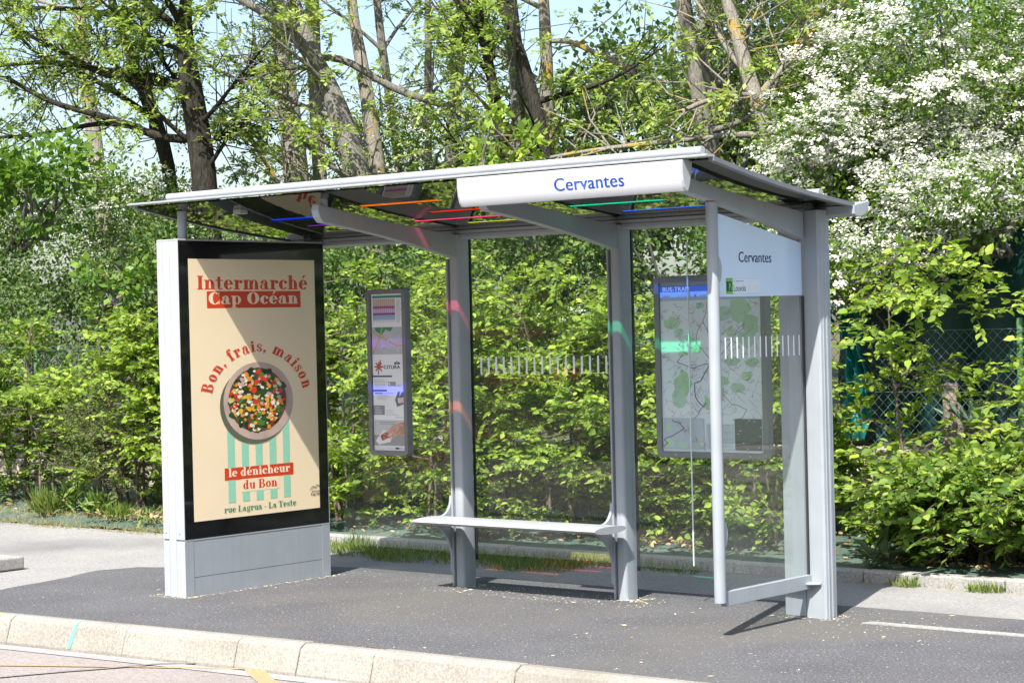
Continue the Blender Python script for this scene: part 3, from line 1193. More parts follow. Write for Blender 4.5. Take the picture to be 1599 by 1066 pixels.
serif(art, 'le dénicheur', 51.5, 63.2, 9.0, BEIGE2, width=95)
serif(art, 'du Bon', 73, 42, 9.6, RED, width=53)
serif(art, 'rue Lagrua - La Teste', 44, 8.5, 6.6, DGRN, width=111)
serif(art, 'Bon, frais, maison', 0, 0, 12.0, RED, arc=(100, 178.5, 71, 77, 170, 10))
art.line([(177, 31), (182, 36), (185, 33.5), (189, 38), (193, 34)], .7, POSTK)
art.line([(179, 30), (184, 35), (187, 32), (192, 37)], .5, POSTK)
serif(art, 'Interm', 180, 26.5, 1.9, POSTK, width=12.6)
serif(art, 'Cap Oc', 178.5, 21.2, 3.0, POSTK, width=14.2)
art.build('poster_lettering', poster)
# bowl of salad photographed from above, as flat print
art = Art(pp, .0030)
SHADOWP = flat('printed_bowl_shadow', (0.12, 0.125, 0.085), 0.4, 0.22)
RIM = pm('printed_bowl_rim', (0.52, 0.39, 0.33), 0.35, var=0.2, scale=5, coat=0.22)
INNER = flat('printed_bowl_inside', (0.13, 0.065, 0.035), 0.4, 0.22)
art.ell(94.5, 172.0, 53.5, 60.5, SHADOWP, 40)
art.ell(100, 178.5, 53.5, 60.8, RIM, 40)
art.ell(98.5, 180, 44.5, 50.5, INNER, 36)
FOOD = [flat('food_' + n, c, 0.4, 0.22) for n, c in (('leaf', (0.02, 0.075, 0.012)), ('dark', (0.015, 0.03, 0.01)), ('orange', (0.78, 0.26, 0.02)), ('yellow', (0.75, 0.42, 0.04)), ('red', (0.62, 0.04, 0.015)),
                                                        ('cheese', (0.80, 0.73, 0.64)), ('courgette', (0.58, 0.57, 0.30)), ('green', (0.06, 0.2, 0.025)), ('onion', (0.60, 0.36, 0.34)))]
for k, (cnt, r0, r1) in enumerate(((90, 3.5, 7), (70, 3, 6))):
    for i in range(cnt):
        w, q = random.uniform(0, 6.283), math.sqrt(random.random())
        art.blob(98.5 + 43 * q * math.cos(w), 180 + 49 * q * math.sin(w), random.uniform(r0, r1), FOOD[k], ir=.45)
for i in range(330):
    w, q = random.uniform(0, 6.283), math.sqrt(random.random())
    k = random.choices([2, 3, 4, 5, 6, 7, 8, 1, 0], [15, 9, 15, 26, 7, 12, 6, 16, 10])[0]
    r = {2: 4.2, 3: 4.0, 4: 4.0, 5: 2.7, 6: 4.2, 7: 4.2, 8: 3.2, 1: 3, 0: 4.5}[k] * random.uniform(.55, 1.2)
    art.blob(98.5 + 41 * q * math.cos(w), 180 + 46.5 * q * math.sin(w), r, FOOD[k], n=random.choice([5, 6, 7]), ir=.4)
art.build('poster_bowl_picture', poster)

# ================================================================== TIMETABLE BOARD (left bay)
ib = thing('timetable_board', 'narrow grey framed timetable board hanging in the left bay beside the advertising cabinet', 'notice board', (-.72, .09, .84))


def board_frame(parent, x0, x1, z0, z1, yb, yf, border, r):
    n = 5
    outer = rounded(x0, x1, z0, z1, r, n)
    inner = rounded(x0 + border, x1 - border, z0 + border, z1 - border, r * .35, n)
    k = len(outer)
    vs = [(x, yf, z) for x, z in outer] + [(x, yf, z) for x, z in inner] + [(x, yb, z) for x, z in outer] + [(x, yf + .018, z) for x, z in inner]
    fs = []
    for i in range(k):
        j = (i + 1) % k
        fs += [(i, j, k + j, k + i), (i, 2 * k + i, 2 * k + j, j), (k + i, k + j, 3 * k + j, 3 * k + i)]
    fs.append(tuple(range(2 * k, 3 * k)))
    return mesh_obj('frame', vs, fs, BOARD_F, parent, bevel=.003)


fr = board_frame(ib, -.920, -.560, .845, 1.978, .125, .072, .030, .03)
PAPER = pm('timetable_paper', (0.88, 0.92, 0.96), 0.4, var=0.02, scale=4, coat=0.3)
bp_ = Plane((-.886, .0895, .877), (1, 0, 0), (0, 0, 1))
BW, BH = .292, 1.070
m = MB()
m.add([bp_.p(0, 0, 0), bp_.p(BW, 0, 0), bp_.p(BW, BH, 0), bp_.p(0, BH, 0)], [(0, 1, 2, 3)])
paper = m.build('timetable_sheet', PAPER, ib)
art = Art(bp_, .0006)
C_ = lambda n, c: flat('print_' + n, c, 0.5)
X = lambda f: f * BW
Yt = lambda f: (1 - f) * BH
BLK, GRY, LGR = C_('black', (0.03, 0.03, 0.035)), C_('mid_grey', (0.30, 0.32, 0.35)), C_('light_grey', (0.52, 0.56, 0.60))
art.rect(X(.04), Yt(.026), X(.97), Yt(.010), C_('teal', (0.06, 0.28, 0.20)))
for y0, y1, c in ((.032, .078, (0.55, 0.42, 0.36)), (.078, .092, (0.36, 0.12, 0.36)), (.092, .122, (0.50, 0.32, 0.52)), (.122, .134, (0.28, 0.07, 0.30)), (.134, .165, (0.34, 0.46, 0.68))):
    art.rect(X(.05), Yt(y1), X(.76), Yt(y0), C_('band%d' % int(y0 * 1000), c))
for i in range(11):
    x = .075 + i * .063
    art.rect(X(x), Yt(.120), X(x + .028), Yt(.094), C_('cell', (0.70, 0.66, 0.74)))
    art.rect(X(x), Yt(.074), X(x + .02), Yt(.036), C_('cell_b', (0.66, 0.60, 0.58)))
    art.rect(X(x), Yt(.180), X(x + .024), Yt(.150), C_('cell_c', (0.45, 0.55, 0.72)))
for i in range(22):
    art.rect(X(.80), Yt(.040 + i * .0068), X(.80 + random.uniform(.1, .17)), Yt(.037 + i * .0068), LGR)
art.rect(X(.0), Yt(.385), X(1.0), Yt(.212), C_('map_base', (0.50, 0.54, 0.60)))
art.poly([(X(0), Yt(.25)), (X(.22), Yt(.28)), (X(.08), Yt(.385)), (X(0), Yt(.385))], C_('lilac', (0.60, 0.52, 0.68)))
art.poly([(X(.10), Yt(.212)), (X(.68), Yt(.212)), (X(.60), Yt(.243)), (X(.45), Yt(.226)), (X(.33), Yt(.262)), (X(.12), Yt(.238))], C_('park', (0.06, 0.30, 0.16)))
for i in range(38):
    a = (random.uniform(.35, .97), random.uniform(.235, .375))
    pts = [a]
    for k in range(2):
        pts.append((min(.99, max(.3, pts[-1][0] + random.uniform(-.12, .12))), min(.383, max(.22, pts[-1][1] + random.uniform(-.022, .022)))))
    art.line([(X(p), Yt(q)) for p, q in pts], .0028, C_('street', (0.64, 0.68, 0.72)))
RDY = C_('road', (0.60, 0.42, 0.17))
art.line([(X(.0), Yt(.236)), (X(.3), Yt(.272)), (X(.6), Yt(.310)), (X(.8), Yt(.332)), (X(1.0), Yt(.328))], .011, RDY)
art.line([(X(.02), Yt(.384)), (X(.16), Yt(.32)), (X(.27), Yt(.272)), (X(.33), Yt(.215))], .011, RDY)
art.ell(X(.52), Yt(.297), .010, .010, GRY, 12)
art.ell(X(.52), Yt(.297), .007, .007, C_('paper', (0.7, 0.74, 0.78)), 12)
# operator logo: splayed star and name
SR = C_('star_red', (0.62, 0.05, 0.06))
sx_, sy_ = X(.20), Yt(.465)
for w, l, wd in ((0, .036, .010), (45, .034, .010), (90, .030, .010), (135, .036, .010), (180, .036, .010), (225, .036, .010), (315, .036, .010)):
    a = R_(w)
    art.line([(sx_, sy_), (sx_ + l * math.cos(a), sy_ + l * math.sin(a))], wd, SR)
art.line([(sx_ - .006, sy_ - .05), (sx_ + .004, sy_), (sx_ + .018, sy_ + .045)], .009, C_('star_grey', (0.20, 0.20, 0.22)))
art.text('CITURA', X(.36), Yt(.478), .0235, BLK, bold=.02, width=X(.52))
art.rect(X(.70), Yt(.449), X(.88), Yt(.437), BLK)
art.ell(X(.79), Yt(.438), .012, .010, C_('grey_ball', (0.35, 0.36, 0.38)), 10)
NAV = C_('navy_bar', (0.10, 0.13, 0.30))
art.rect(X(.0), Yt(.531), X(.62), Yt(.520), NAV)
art.rect(X(.0), Yt(.622), X(.44), Yt(.611), NAV)
for i in range(7):
    art.rect(X(.05), Yt(.548 + i * .0085), X(.05 + random.uniform(.25, .42)), Yt(.5455 + i * .0085), LGR)
art.rect(X(.55), Yt(.588), X(.73), Yt(.560), C_('box_grey', (0.36, 0.40, 0.44)))
art.rect(X(.73), Yt(.588), X(.90), Yt(.582), LGR)
for z in (.565, .584):
    art.ell(X(.51), Yt(z), .005, .006, BLK, 8)
art.rect(X(.06), Yt(.638), X(.32), Yt(.629), GRY)
art.rect(X(.34), Yt(.637), X(.66), Yt(.631), LGR)
for i in range(4):
    art.rect(X(.12), Yt(.648 + i * .0085), X(.12 + random.uniform(.25, .5)), Yt(.6455 + i * .0085), LGR)
art.poly([(X(.76), Yt(.72)), (X(.70), Yt(.675)), (X(.80), Yt(.622)), (X(.86), Yt(.625)), (X(.83), Yt(.66)), (X(.93), Yt(.622)), (X(.99), Yt(.63)), (X(1.0), Yt(.70))], C_('phone_case', (0.17, 0.19, 0.25)))
art.poly([(X(.80), Yt(.697)), (X(.78), Yt(.665)), (X(.99), Yt(.658)), (X(1.0), Yt(.692))], C_('card_white', (0.75, 0.76, 0.78)))
art.ring(X(.89), Yt(.678), .013, .013, .010, .010, C_('card_red', (0.55, 0.06, 0.08)))
art.rect(X(.0), Yt(.772), X(.36), Yt(.712), C_('box_mid', (0.28, 0.30, 0.34)))
for i in range(5):
    art.rect(X(.05), Yt(.725 + i * .010), X(.05 + random.uniform(.12, .27)), Yt(.7205 + i * .010), C_('box_line', (0.55, 0.58, 0.62)))
    if i < 4:
        art.rect(X(.40), Yt(.745 + i * .0095), X(.40 + random.uniform(.2, .42)), Yt(.7425 + i * .0095), LGR)
art.rect(X(.70), Yt(.790), X(.97), Yt(.786), LGR)
# photograph of a hand holding a card
art.rect(X(.0), Yt(.968), X(1.0), Yt(.805), C_('photo_pale', (0.56, 0.60, 0.64)))
art.rect(X(.0), Yt(.968), X(1.0), Yt(.900), C_('photo_grey', (0.33, 0.34, 0.37)))
art.poly([(X(.04), Yt(.94)), (X(.30), Yt(.865)), (X(.60), Yt(.90)), (X(.52), Yt(.945)), (X(.16), Yt(.962))], C_('photo_card', (0.78, 0.80, 0.80)))
art.poly([(X(.20), Yt(.905)), (X(.44), Yt(.878)), (X(.50), Yt(.915)), (X(.26), Yt(.938))], C_('card_face', (0.22, 0.12, 0.16)))
for (px, py, c) in ((.27, .905, (0.5, .08, .05)), (.34, .893, (0.55, .35, .05)), (.40, .905, (0.35, .1, .35)), (.33, .92, (0.6, .2, .1))):
    art.blob(X(px), Yt(py), .012, C_('cf%d' % int(px * 100), c))
SKIN, SKIN2 = C_('skin', (0.50, 0.27, 0.19)), C_('skin_light', (0.60, 0.36, 0.27))
art.poly([(X(1.0), Yt(.815)), (X(.82), Yt(.822)), (X(.62), Yt(.848)), (X(.60), Yt(.875)), (X(.74), Yt(.90)), (X(1.0), Yt(.895))], SKIN)
for (x0, y0, x1, y1, w) in ((.68, .835, .46, .885, .017), (.70, .852, .44, .905, .016), (.76, .868, .50, .918, .016), (.84, .882, .60, .922, .014), (.92, .835, .60, .845, .016)):
    art.line([(X(x0), Yt(y0)), (X((x0 + x1) / 2), Yt((y0 + y1) / 2 - .004)), (X(x1), Yt(y1))], w, SKIN2)
art.ring(X(.76), Yt(.855), .014, .012, .009, .007, C_('ring_silver', (0.6, 0.58, 0.55)))
for i in range(2):
    art.rect(X(.18), Yt(.820 + i * .011), X(.18 + (.55, .48)[i]), Yt(.8165 + i * .011), GRY)
art.rect(X(.0), Yt(1.0), X(1.0), Yt(.968), C_('foot_white', (0.70, 0.75, 0.80)))
art.rect(X(.68), Yt(.990), X(.80), Yt(.979), BLK)
art.ring(X(.85), Yt(.985), .007, .007, .004, .005, GRY)
art.rect(X(.88), Yt(.988), X(.98), Yt(.983), LGR)
art.rect(X(.42), Yt(.988), X(.60), Yt(.985), LGR)
art.build('timetable_print', paper)
for z in (1.0, 1.75):
    m = MB()
    m.box(-.90, -.58, .1255, .1278, z, z + .05)
    m.build('fixing_bar', ALU_D, ib)

# ================================================================== NETWORK MAP (right bay)
mb2 = thing('route_map_board', 'large grey framed bus and tram route map hanging in the right bay', 'notice board', (1.92, .09, .88))
board_frame(mb2, 1.520, 2.325, .885, 1.986, .125, .070, .036, .03)
MAPB = pm('map_paper', (0.84, 0.89, 0.96), 0.4, var=0.05, scale=5, coat=0.3)
mp_ = Plane((1.557, .087, .922), (1, 0, 0), (0, 0, 1))
MW, MH = .730, 1.028
m = MB()
m.add([mp_.p(0, 0, 0), mp_.p(MW, 0, 0), mp_.p(MW, MH, 0), mp_.p(0, MH, 0)], [(0, 1, 2, 3)])
mapsheet = m.build('map_sheet', MAPB, mb2)
art = Art(mp_, .0006)
X = lambda f: f * MW
Yt = lambda f: (1 - f) * MH
art.rect(X(0), Yt(.058), X(1), Yt(.022), C_('header_blue', (0.09, 0.16, 0.42)))
art.rect(X(0), Yt(.022), X(1), Yt(0), C_('header_grey', (0.30, 0.31, 0.36)))
art.rect(X(0), Yt(.110), X(1), Yt(.058), C_('header_pale', (0.45, 0.60, 0.80)))
art.text('BUS-TRAM', X(.03), Yt(.054), .026, C_('header_white', (0.78, 0.82, 0.86)), bold=.02, width=X(.27))
art.rect(X(.03), Yt(.088), X(.10), Yt(.080), GRY)
art.rect(X(.22), Yt(.086), X(.30), Yt(.081), LGR)
art.poly([(X(.345), Yt(.082)), (X(.375), Yt(.070)), (X(.365), Yt(.082)), (X(.375), Yt(.094))], C_('header_red', (0.35, 0.06, 0.14)))
art.rect(X(.40), Yt(.086), X(.50), Yt(.080), GRY)
GP = [C_('wood_a', (0.46, 0.68, 0.42)), C_('wood_b', (0.52, 0.73, 0.50)), C_('wood_c', (0.50, 0.70, 0.56))]


def green(fx, fy, rx, ry, n=11):
    pts = []
    for i in range(n):
        w = 2 * math.pi * i / n
        k = random.uniform(.65, 1.2)
        pts.append((X(min(.995, max(.005, fx + rx * k * math.cos(w)))), Yt(min(.99, max(.112, fy + ry * k * math.sin(w))))))
    art.poly(pts, random.choice(GP))


for q in ((.12, .24, .09, .035), (.18, .30, .05, .03), (.40, .14, .05, .02), (.62, .19, .10, .06), (.80, .17, .13, .08), (.90, .26, .08, .07), (.86, .34, .10, .05), (.70, .30, .05, .03), (.22, .42, .06, .02), (.36, .40, .04, .025),
          (.22, .60, .10, .09), (.17, .68, .08, .06), (.62, .58, .07, .03), (.76, .62, .09, .035), (.60, .66, .03, .05), (.85, .56, .07, .03), (.45, .71, .03, .05), (.72, .47, .08, .03), (.90, .48, .07, .03), (.30, .34, .04, .02)):
    green(*q)
LN = [C_('route_dark', (0.12, 0.12, 0.20)), C_('route_red', (0.40, 0.10, 0.14)), C_('route_violet', (0.28, 0.22, 0.42)), C_('route_grey', (0.33, 0.37, 0.46))]


def route(pts, k, w=.0035):
    out = []
    for i in range(len(pts) - 1):
        for t in (0, .33, .66):
            a, b = pts[i], pts[i + 1]
            out.append((X(a[0] + (b[0] - a[0]) * t + random.uniform(-.004, .004)), Yt(a[1] + (b[1] - a[1]) * t + random.uniform(-.003, .003))))
    out.append((X(pts[-1][0]), Yt(pts[-1][1])))
    art.line(out, w, LN[k])


route([(.47, .12), (.46, .18), (.43, .24), (.37, .29), (.36, .36), (.42, .40), (.48, .45), (.50, .48)], 1)
route([(.43, .24), (.49, .31), (.50, .38)], 1)
route([(.50, .48), (.42, .49), (.32, .51), (.16, .47), (.22, .43)], 0, .004)
route([(.52, .48), (.66, .39), (.78, .28), (.84, .25), (.82, .28), (.74, .32)], 2, .0045)
route([(.50, .48), (.40, .58), (.33, .60), (.34, .68), (.42, .74), (.44, .71)], 0, .0065)
route([(.42, .72), (.35, .79), (.28, .81)], 2, .004)
route([(.55, .62), (.70, .72), (.78, .73), (.84, .75), (.80, .80), (.70, .81)], 2, .004)
for i in range(300):
    a = (random.uniform(.03, .97), random.uniform(.13, .79))
    b = (a[0] + random.uniform(-.07, .07), a[1] + random.uniform(-.04, .04))
    c = (b[0] + random.uniform(-.05, .05), b[1] + random.uniform(-.03, .03))
    art.line([(X(min(.99, max(.01, p))), Yt(min(.8, max(.115, q)))) for p, q in (a, b, c)], random.choice([.0013, .002]), random.choice([LN[3], LN[3], LN[2], LN[1]]))
# insets along the bottom
art.rect(X(.01), Yt(.985), X(.42), Yt(.803), C_('inset_pale', (0.53, 0.60, 0.68)))
for q in ((.07, .95, .05, .03), (.20, .96, .05, .02), (.07, .86, .04, .03), (.38, .95, .03, .02)):
    green(*q)
route([(.10, .815), (.18, .835), (.22, .865), (.13, .90), (.02, .93)], 0, .006)
route([(.02, .93), (.05, .955), (.01, .97)], 0, .006)
for i in range(26):
    t = i / 25
    art.line([(X(.16 + .24 * t + random.uniform(-.04, .04)), Yt(.83 + .14 * t + random.uniform(-.03, .02))), (X(.17 + .24 * t + random.uniform(-.04, .04)), Yt(.84 + .14 * t + random.uniform(-.03, .02)))], .0022, LN[1])
art.rect(X(.44), Yt(.985), X(.73), Yt(.835), C_('legend', (0.58, 0.68, 0.78)))
for i in range(24):
    art.rect(X(.46), Yt(.843 + i * .0058), X(.46 + random.uniform(.04, .06)), Yt(.8405 + i * .0058), GRY)
    art.rect(X(.60), Yt(.843 + i * .0058), X(.60 + random.uniform(.07, .12)), Yt(.8405 + i * .0058), GRY if i % 7 == 0 else LGR)
art.rect(X(.725), Yt(.985), X(.985), Yt(.803), C_('night_map', (0.075, 0.10, 0.095)))
for i in range(36):
    a = (random.uniform(.74, .97), random.uniform(.82, .975))
    art.line([(X(a[0]), Yt(a[1])), (X(min(.98, a[0] + random.uniform(-.04, .04))), Yt(min(.98, a[1] + random.uniform(-.03, .03))))], .0018, random.choice([C_('night_line', (0.22, 0.20, 0.16)), C_('night_blue', (0.16, 0.22, 0.32)), C_('night_red', (0.28, 0.10, 0.08))]))
for q in ((.86, .81), (.91, .815), (.97, .85), (.77, .87), (.96, .90), (.80, .94), (.95, .965), (.84, .975), (.75, .888)):
    art.rect(X(q[0]), Yt(q[1] + .005), X(q[0] + .016), Yt(q[1]), C_('night_tag', (0.6, 0.62, 0.62)))
art.build('map_print', mapsheet)
for x in (1.66, 2.20):
    m = MB()
    m.tube([(x, .0702, .903), (x, .0685, .903)], .007, 8)
    m.build('lock', ALU_L, mb2)
for z in (1.0, 1.75):
    m = MB()
    m.box(1.56, 2.29, .1255, .1278, z, z + .05)
    m.build('fixing_bar', ALU_D, mb2)
# ================================================================== VEGETATION


def nrm(a):
    return a / (np.linalg.norm(a, axis=-1, keepdims=True) + 1e-9)


def leaf_geo(P, D, N, L, W, fold=0.12, simple=False):
    """one folded blade per point; returns verts, faces and the per-face random tone"""
    n = len(P)
    D = nrm(D)
    B = nrm(np.cross(N, D))
    N = np.cross(D, B)
    L, W = np.broadcast_to(L, (n,))[:, None], np.broadcast_to(W, (n,))[:, None]
    tone = rng.random(n)
    if simple:
        v = np.stack([P, P + D * L * .45 - B * W * .5, P + D * L, P + D * L * .45 + B * W * .5], 1).reshape(-1, 3)
        b = np.arange(n)[:, None] * 4
        f = b + np.array([0, 1, 2, 3])
        return v, f, tone
    up = N * W * fold
    v = np.stack([P, P + D * L * .30 + B * W * .48 + up, P + D * L * .68 + B * W * .40 + up * .8, P + D * L - N * L * .10,
                  P + D * L * .68 - B * W * .40 + up * .8, P + D * L * .30 - B * W * .48 + up], 1).reshape(-1, 3)
    b = np.arange(n)[:, None, None] * 6
    f = (b + np.array([[0, 5, 4, 3], [0, 3, 2, 1]])).reshape(-1, 4)
    return v, f, np.repeat(tone, 2)


def quads_obj(name, parts, mat, parent):
    """parts: list of (verts, quads, tone)"""
    vs, fs, ts, o = [], [], [], 0
    for v, f, t in parts:
        vs.append(v)
        fs.append(f + o)
        ts.append(t)
        o += len(v)
    v = np.concatenate(vs)
    f = np.concatenate(fs).astype(np.int32)
    t = np.concatenate(ts).astype(np.float32)
    if parent is not None:
        v = v - root_loc(parent)
    me = bpy.data.meshes.new(name)
    me.vertices.add(len(v))
    me.vertices.foreach_set('co', v.astype(np.float32).ravel())
    me.loops.add(len(f) * 4)
    me.loops.foreach_set('vertex_index', f.ravel())
    me.polygons.add(len(f))
    me.polygons.foreach_set('loop_start', np.arange(len(f), dtype=np.int32) * 4)
    me.update(calc_edges=True)
    a = me.attributes.new('rnd', 'FLOAT', 'FACE')
    a.data.foreach_set('value', t)
    me.materials.append(mat)
    o = bpy.data.objects.new(name, me)
    COL.objects.link(o)
    if parent is not None:
        o.parent = parent
    return o


def rand_dirs(n, up=0.0):
    d = rng.normal(size=(n, 3))
    d[:, 2] = d[:, 2] + up
    return nrm(d)


UPV = np.array([0, 0, 1.0])
SUNV = np.array(SUN)
HEDGE = leaf_mat('hornbeam_leaf', [(0.12, 0.21, 0.035), (0.20, 0.31, 0.05), (0.30, 0.42, 0.062), (0.43, 0.53, 0.09)], 0.42, 0.55, 0.25)
HEDGE2 = leaf_mat('dark_hornbeam_leaf', [(0.08, 0.16, 0.03), (0.145, 0.245, 0.042), (0.23, 0.35, 0.05), (0.34, 0.44, 0.08)], 0.38, 0.52, 0.25)
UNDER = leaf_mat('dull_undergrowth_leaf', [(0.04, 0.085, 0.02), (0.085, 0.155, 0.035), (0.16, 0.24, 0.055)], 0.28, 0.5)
MAPLE = leaf_mat('maple_leaf', [(0.05, 0.12, 0.02), (0.11, 0.21, 0.03), (0.21, 0.33, 0.05)], 0.4, 0.45)
ASH = leaf_mat('ash_leaf', [(0.12, 0.20, 0.035), (0.22, 0.32, 0.06), (0.32, 0.41, 0.09), (0.42, 0.48, 0.14)], 0.42, 0.45)
HAW = leaf_mat('hawthorn_leaf', [(0.06, 0.12, 0.02), (0.125, 0.21, 0.03), (0.21, 0.31, 0.05)], 0.32, 0.4)
BLOOM = leaf_mat('white_blossom', [(0.42, 0.46, 0.32), (0.60, 0.61, 0.53), (0.73, 0.73, 0.68), (0.80, 0.80, 0.76)], 0.25, 0.7, 0.2)
FARL = leaf_mat('far_leaf', [(0.05, 0.095, 0.022), (0.09, 0.15, 0.035), (0.17, 0.24, 0.06)], 0.35, 0.5)
GRASS = leaf_mat('grass_blade', [(0.06, 0.13, 0.015), (0.12, 0.20, 0.025), (0.25, 0.27, 0.07)], 0.3, 0.5)
WEED = leaf_mat('weed_leaf', [(0.09, 0.17, 0.03), (0.16, 0.26, 0.05), (0.26, 0.33, 0.10)], 0.3, 0.55)
AGAVE = leaf_mat('agave_leaf', [(0.16, 0.26, 0.18), (0.22, 0.33, 0.23), (0.28, 0.38, 0.27)], 0.05, 0.45)
DEADL = leaf_mat('dead_leaf', [(0.20, 0.12, 0.05), (0.33, 0.22, 0.10), (0.45, 0.36, 0.2)], 0.15, 0.7)
BARK_A = bark_mat('grey_bark', (0.12, 0.112, 0.098), (0.28, 0.266, 0.235), (0.30, 0.22, 0.05), 0.62)
BARK_L = bark_mat('lichen_bark', (0.19, 0.172, 0.145), (0.37, 0.342, 0.295), (0.42, 0.29, 0.05), 0.53)
BARK_D = bark_mat('shade_dark_bark', (0.018, 0.016, 0.013), (0.068, 0.061, 0.050), (0.10, 0.085, 0.02), 0.62)  # shade of leaves and ivy put into the bark colour
TWIG = pm('twig_bark', (0.13, 0.10, 0.075), 0.9, var=0.3, scale=8)


def spray(P0, D0, L0, n, leaf, wide, tilt=0.55):
    """leaves in two ranks along each of many twigs"""
    k = len(P0)
    t = (np.arange(n) + .5) / n
    D0 = nrm(D0)
    side = nrm(np.cross(D0, UPV + rng.normal(size=(k, 3)) * .25))
    droop = -0.16 * L0[:, None, None] * (t ** 2)[None, :, None] * UPV
    P = P0[:, None] + D0[:, None] * (L0[:, None] * t)[..., None] + droop
    sgn = np.where(np.arange(n) % 2 == 0, 1, -1)[None, :, None]
    D = D0[:, None] * .65 + side[:, None] * sgn * .8 + rng.normal(size=(k, n, 3)) * .22 - UPV * .12
    N = UPV * .75 + rng.normal(size=(k, n, 3)) * tilt + SUNV * .25
    P, D, N = P.reshape(-1, 3), D.reshape(-1, 3), N.reshape(-1, 3)
    sz = leaf * (.42 + .85 * rng.random(len(P)) ** .8)
    return leaf_geo(P, D, N, sz, sz * wide)


def twig_tubes(mb, P0, D0, L0, r, every=1):
    for i in range(0, len(P0), every):
        d = D0[i] / (np.linalg.norm(D0[i]) + 1e-9)
        a, b = P0[i], P0[i] + d * L0[i]
        mb.tube([a, (a + b) / 2 + UPV * .01, b - UPV * .1 * L0[i]], [r, r * .7, r * .35], 4, cap=False)


def shrub(name, label, cat, base, height, rad, group, mat=HEDGE, leaf=.074, clumps=34, twigs=9, per=9, seed=0, low=.12, wide=.62, stems=5, flare=1.0, ry=None, gap=0.0):
    """stems rising from the ground, side branches to clumps of leafy twigs"""
    global rng
    rng = np.random.default_rng(seed + 100)
    rs = random.Random(seed)
    base = np.array(base, float)
    root = thing(name, label, cat, base, group)
    st = MB()
    spine = []
    for s in range(stems):
        a = rs.uniform(0, 6.283)
        o = np.array([math.cos(a), math.sin(a), 0]) * rad * .16
        lean = np.array([math.cos(a), math.sin(a), 0]) * rad * rs.uniform(.15, .5)
        h = height * rs.uniform(.72, .97) if s else height * .98
        pts = [base + o + lean * (t ** 1.4) + np.array([rs.uniform(-.03, .03), rs.uniform(-.03, .03), h * t]) for t in np.linspace(0, 1, 7)]
        st.tube(pts, list(np.linspace(.016, .005, 7)), 6, cap=False)
        spine.append(pts)
    P, D, L = [], [], []
    for c in range(clumps):
        sp = rs.choice(spine)
        h = rs.uniform(low, 1.0) ** .85
        i = min(5, int(h * 6))
        o = sp[i] + (sp[i + 1] - sp[i]) * (h * 6 - i)
        a = rs.uniform(0, 6.283)
        prof = math.sin(math.pi * min(1, (h * .86 + .14))) ** .55 * flare
        rr = rad * prof * rs.uniform(.35, 1.0)
        cpos = np.array([base[0] + math.cos(a) * rr, base[1] + math.sin(a) * rr * (ry or 1), o[2] + rs.uniform(.0, .16)])
        mid = (o + cpos) / 2 + np.array([0, 0, .03])
        st.tube([o, mid, cpos], [.007, .0055, .003], 5, cap=False)
        out = nrm(np.array([math.cos(a), math.sin(a) * .9, .25]))
        tw = max(3, int(twigs * rs.uniform(.6, 1.35)))
        p0 = cpos + rng.normal(size=(tw, 3)) * np.array([.10, .10, .05])
        d0 = out * .7 + rng.normal(size=(tw, 3)) * np.array([.6, .6, .3])
        P.append(p0)
        D.append(d0)
        L.append(rng.uniform(.16, .36, tw))
    # leader shoots at the top
    for sp in spine:
        p0 = np.repeat(sp[-1][None], 4, 0) - rng.uniform(0, .35, (4, 1)) * UPV
        P.append(p0)
        D.append(rng.normal(size=(4, 3)) * .6 + UPV * .7)
        L.append(rng.uniform(.18, .34, 4))
    P, D, L = np.concatenate(P), np.concatenate(D), np.concatenate(L)
    low_ok = P[:, 2] > base[2] + .05
    P, D, L = P[low_ok], D[low_ok], L[low_ok]
    twig_tubes(st, P, D, L, .0028, 1)
    quads_obj('foliage', [spray(P, D, L, per, leaf, wide)], mat, root)
    st.build('stems', TWIG, root)
    return root


HY = 2.40


def hx(u, Y=HY):
    return at(u, 520, Y)


def ztop(u, v, Y=HY):
    return at(u, v, Y)[2]


def sheet_z(x, y):
    return 0.05 + 0.05 * (y - 1.6)


hedge = [  # photo column, row of the top, radius, leaf material, leaf size, clumps, label
    (-95, 440, .85, HEDGE2, .075, 36, 'hornbeam shrub at the left end of the hedge, cut by the photo edge'),
    (22, 490, .52, HEDGE2, .078, 30, 'bushy hornbeam left of the gap where the chain-link fence shows'),
    (208, 480, .58, HEDGE, .076, 44, 'bright yellow-green hornbeam directly left of the advertising cabinet'),
    (330, 455, .75, HEDGE, .075, 24, 'hornbeam shrub hidden behind the left half of the advertising cabinet'),
    (445, 450, .75, HEDGE, .075, 26, 'hornbeam shrub behind the right half of the advertising cabinet'),
    (545, 432, .72, HEDGE, .074, 42, 'leafy hornbeam showing between the advertising cabinet and the timetable board'),
    (655, 405, .78, HEDGE, .074, 48, 'hornbeam right behind the timetable board'),
    (770, 385, .80, HEDGE, .074, 52, 'tallest bright hornbeam, behind the left half of the middle glass bay'),
    (880, 455, .72, HEDGE, .074, 38, 'hornbeam behind the right half of the middle glass bay'),
    (985, 452, .75, HEDGE, .074, 42, 'hornbeam between the second post and the route map'),
    (1090, 470, .75, HEDGE, .074, 38, 'hornbeam shrub right behind the route map board'),
    (1185, 490, .62, HEDGE, .076, 34, 'hornbeam seen through the end glass screen'),
]
for i, (u, v, r, mt, lf, cl, lab) in enumerate(hedge):
    b = hx(u)
    shrub('hornbeam_shrub', lab, 'shrub', (b[0], HY + .05 * math.sin(i * 2.3), sheet_z(0, HY)), max(.7, ztop(u, v) - .12), r, 'hornbeam hedge behind the shelter', mt, lf * .80, int(cl * 1.05), 15, 11, 30 + i, stems=5, low=.0)
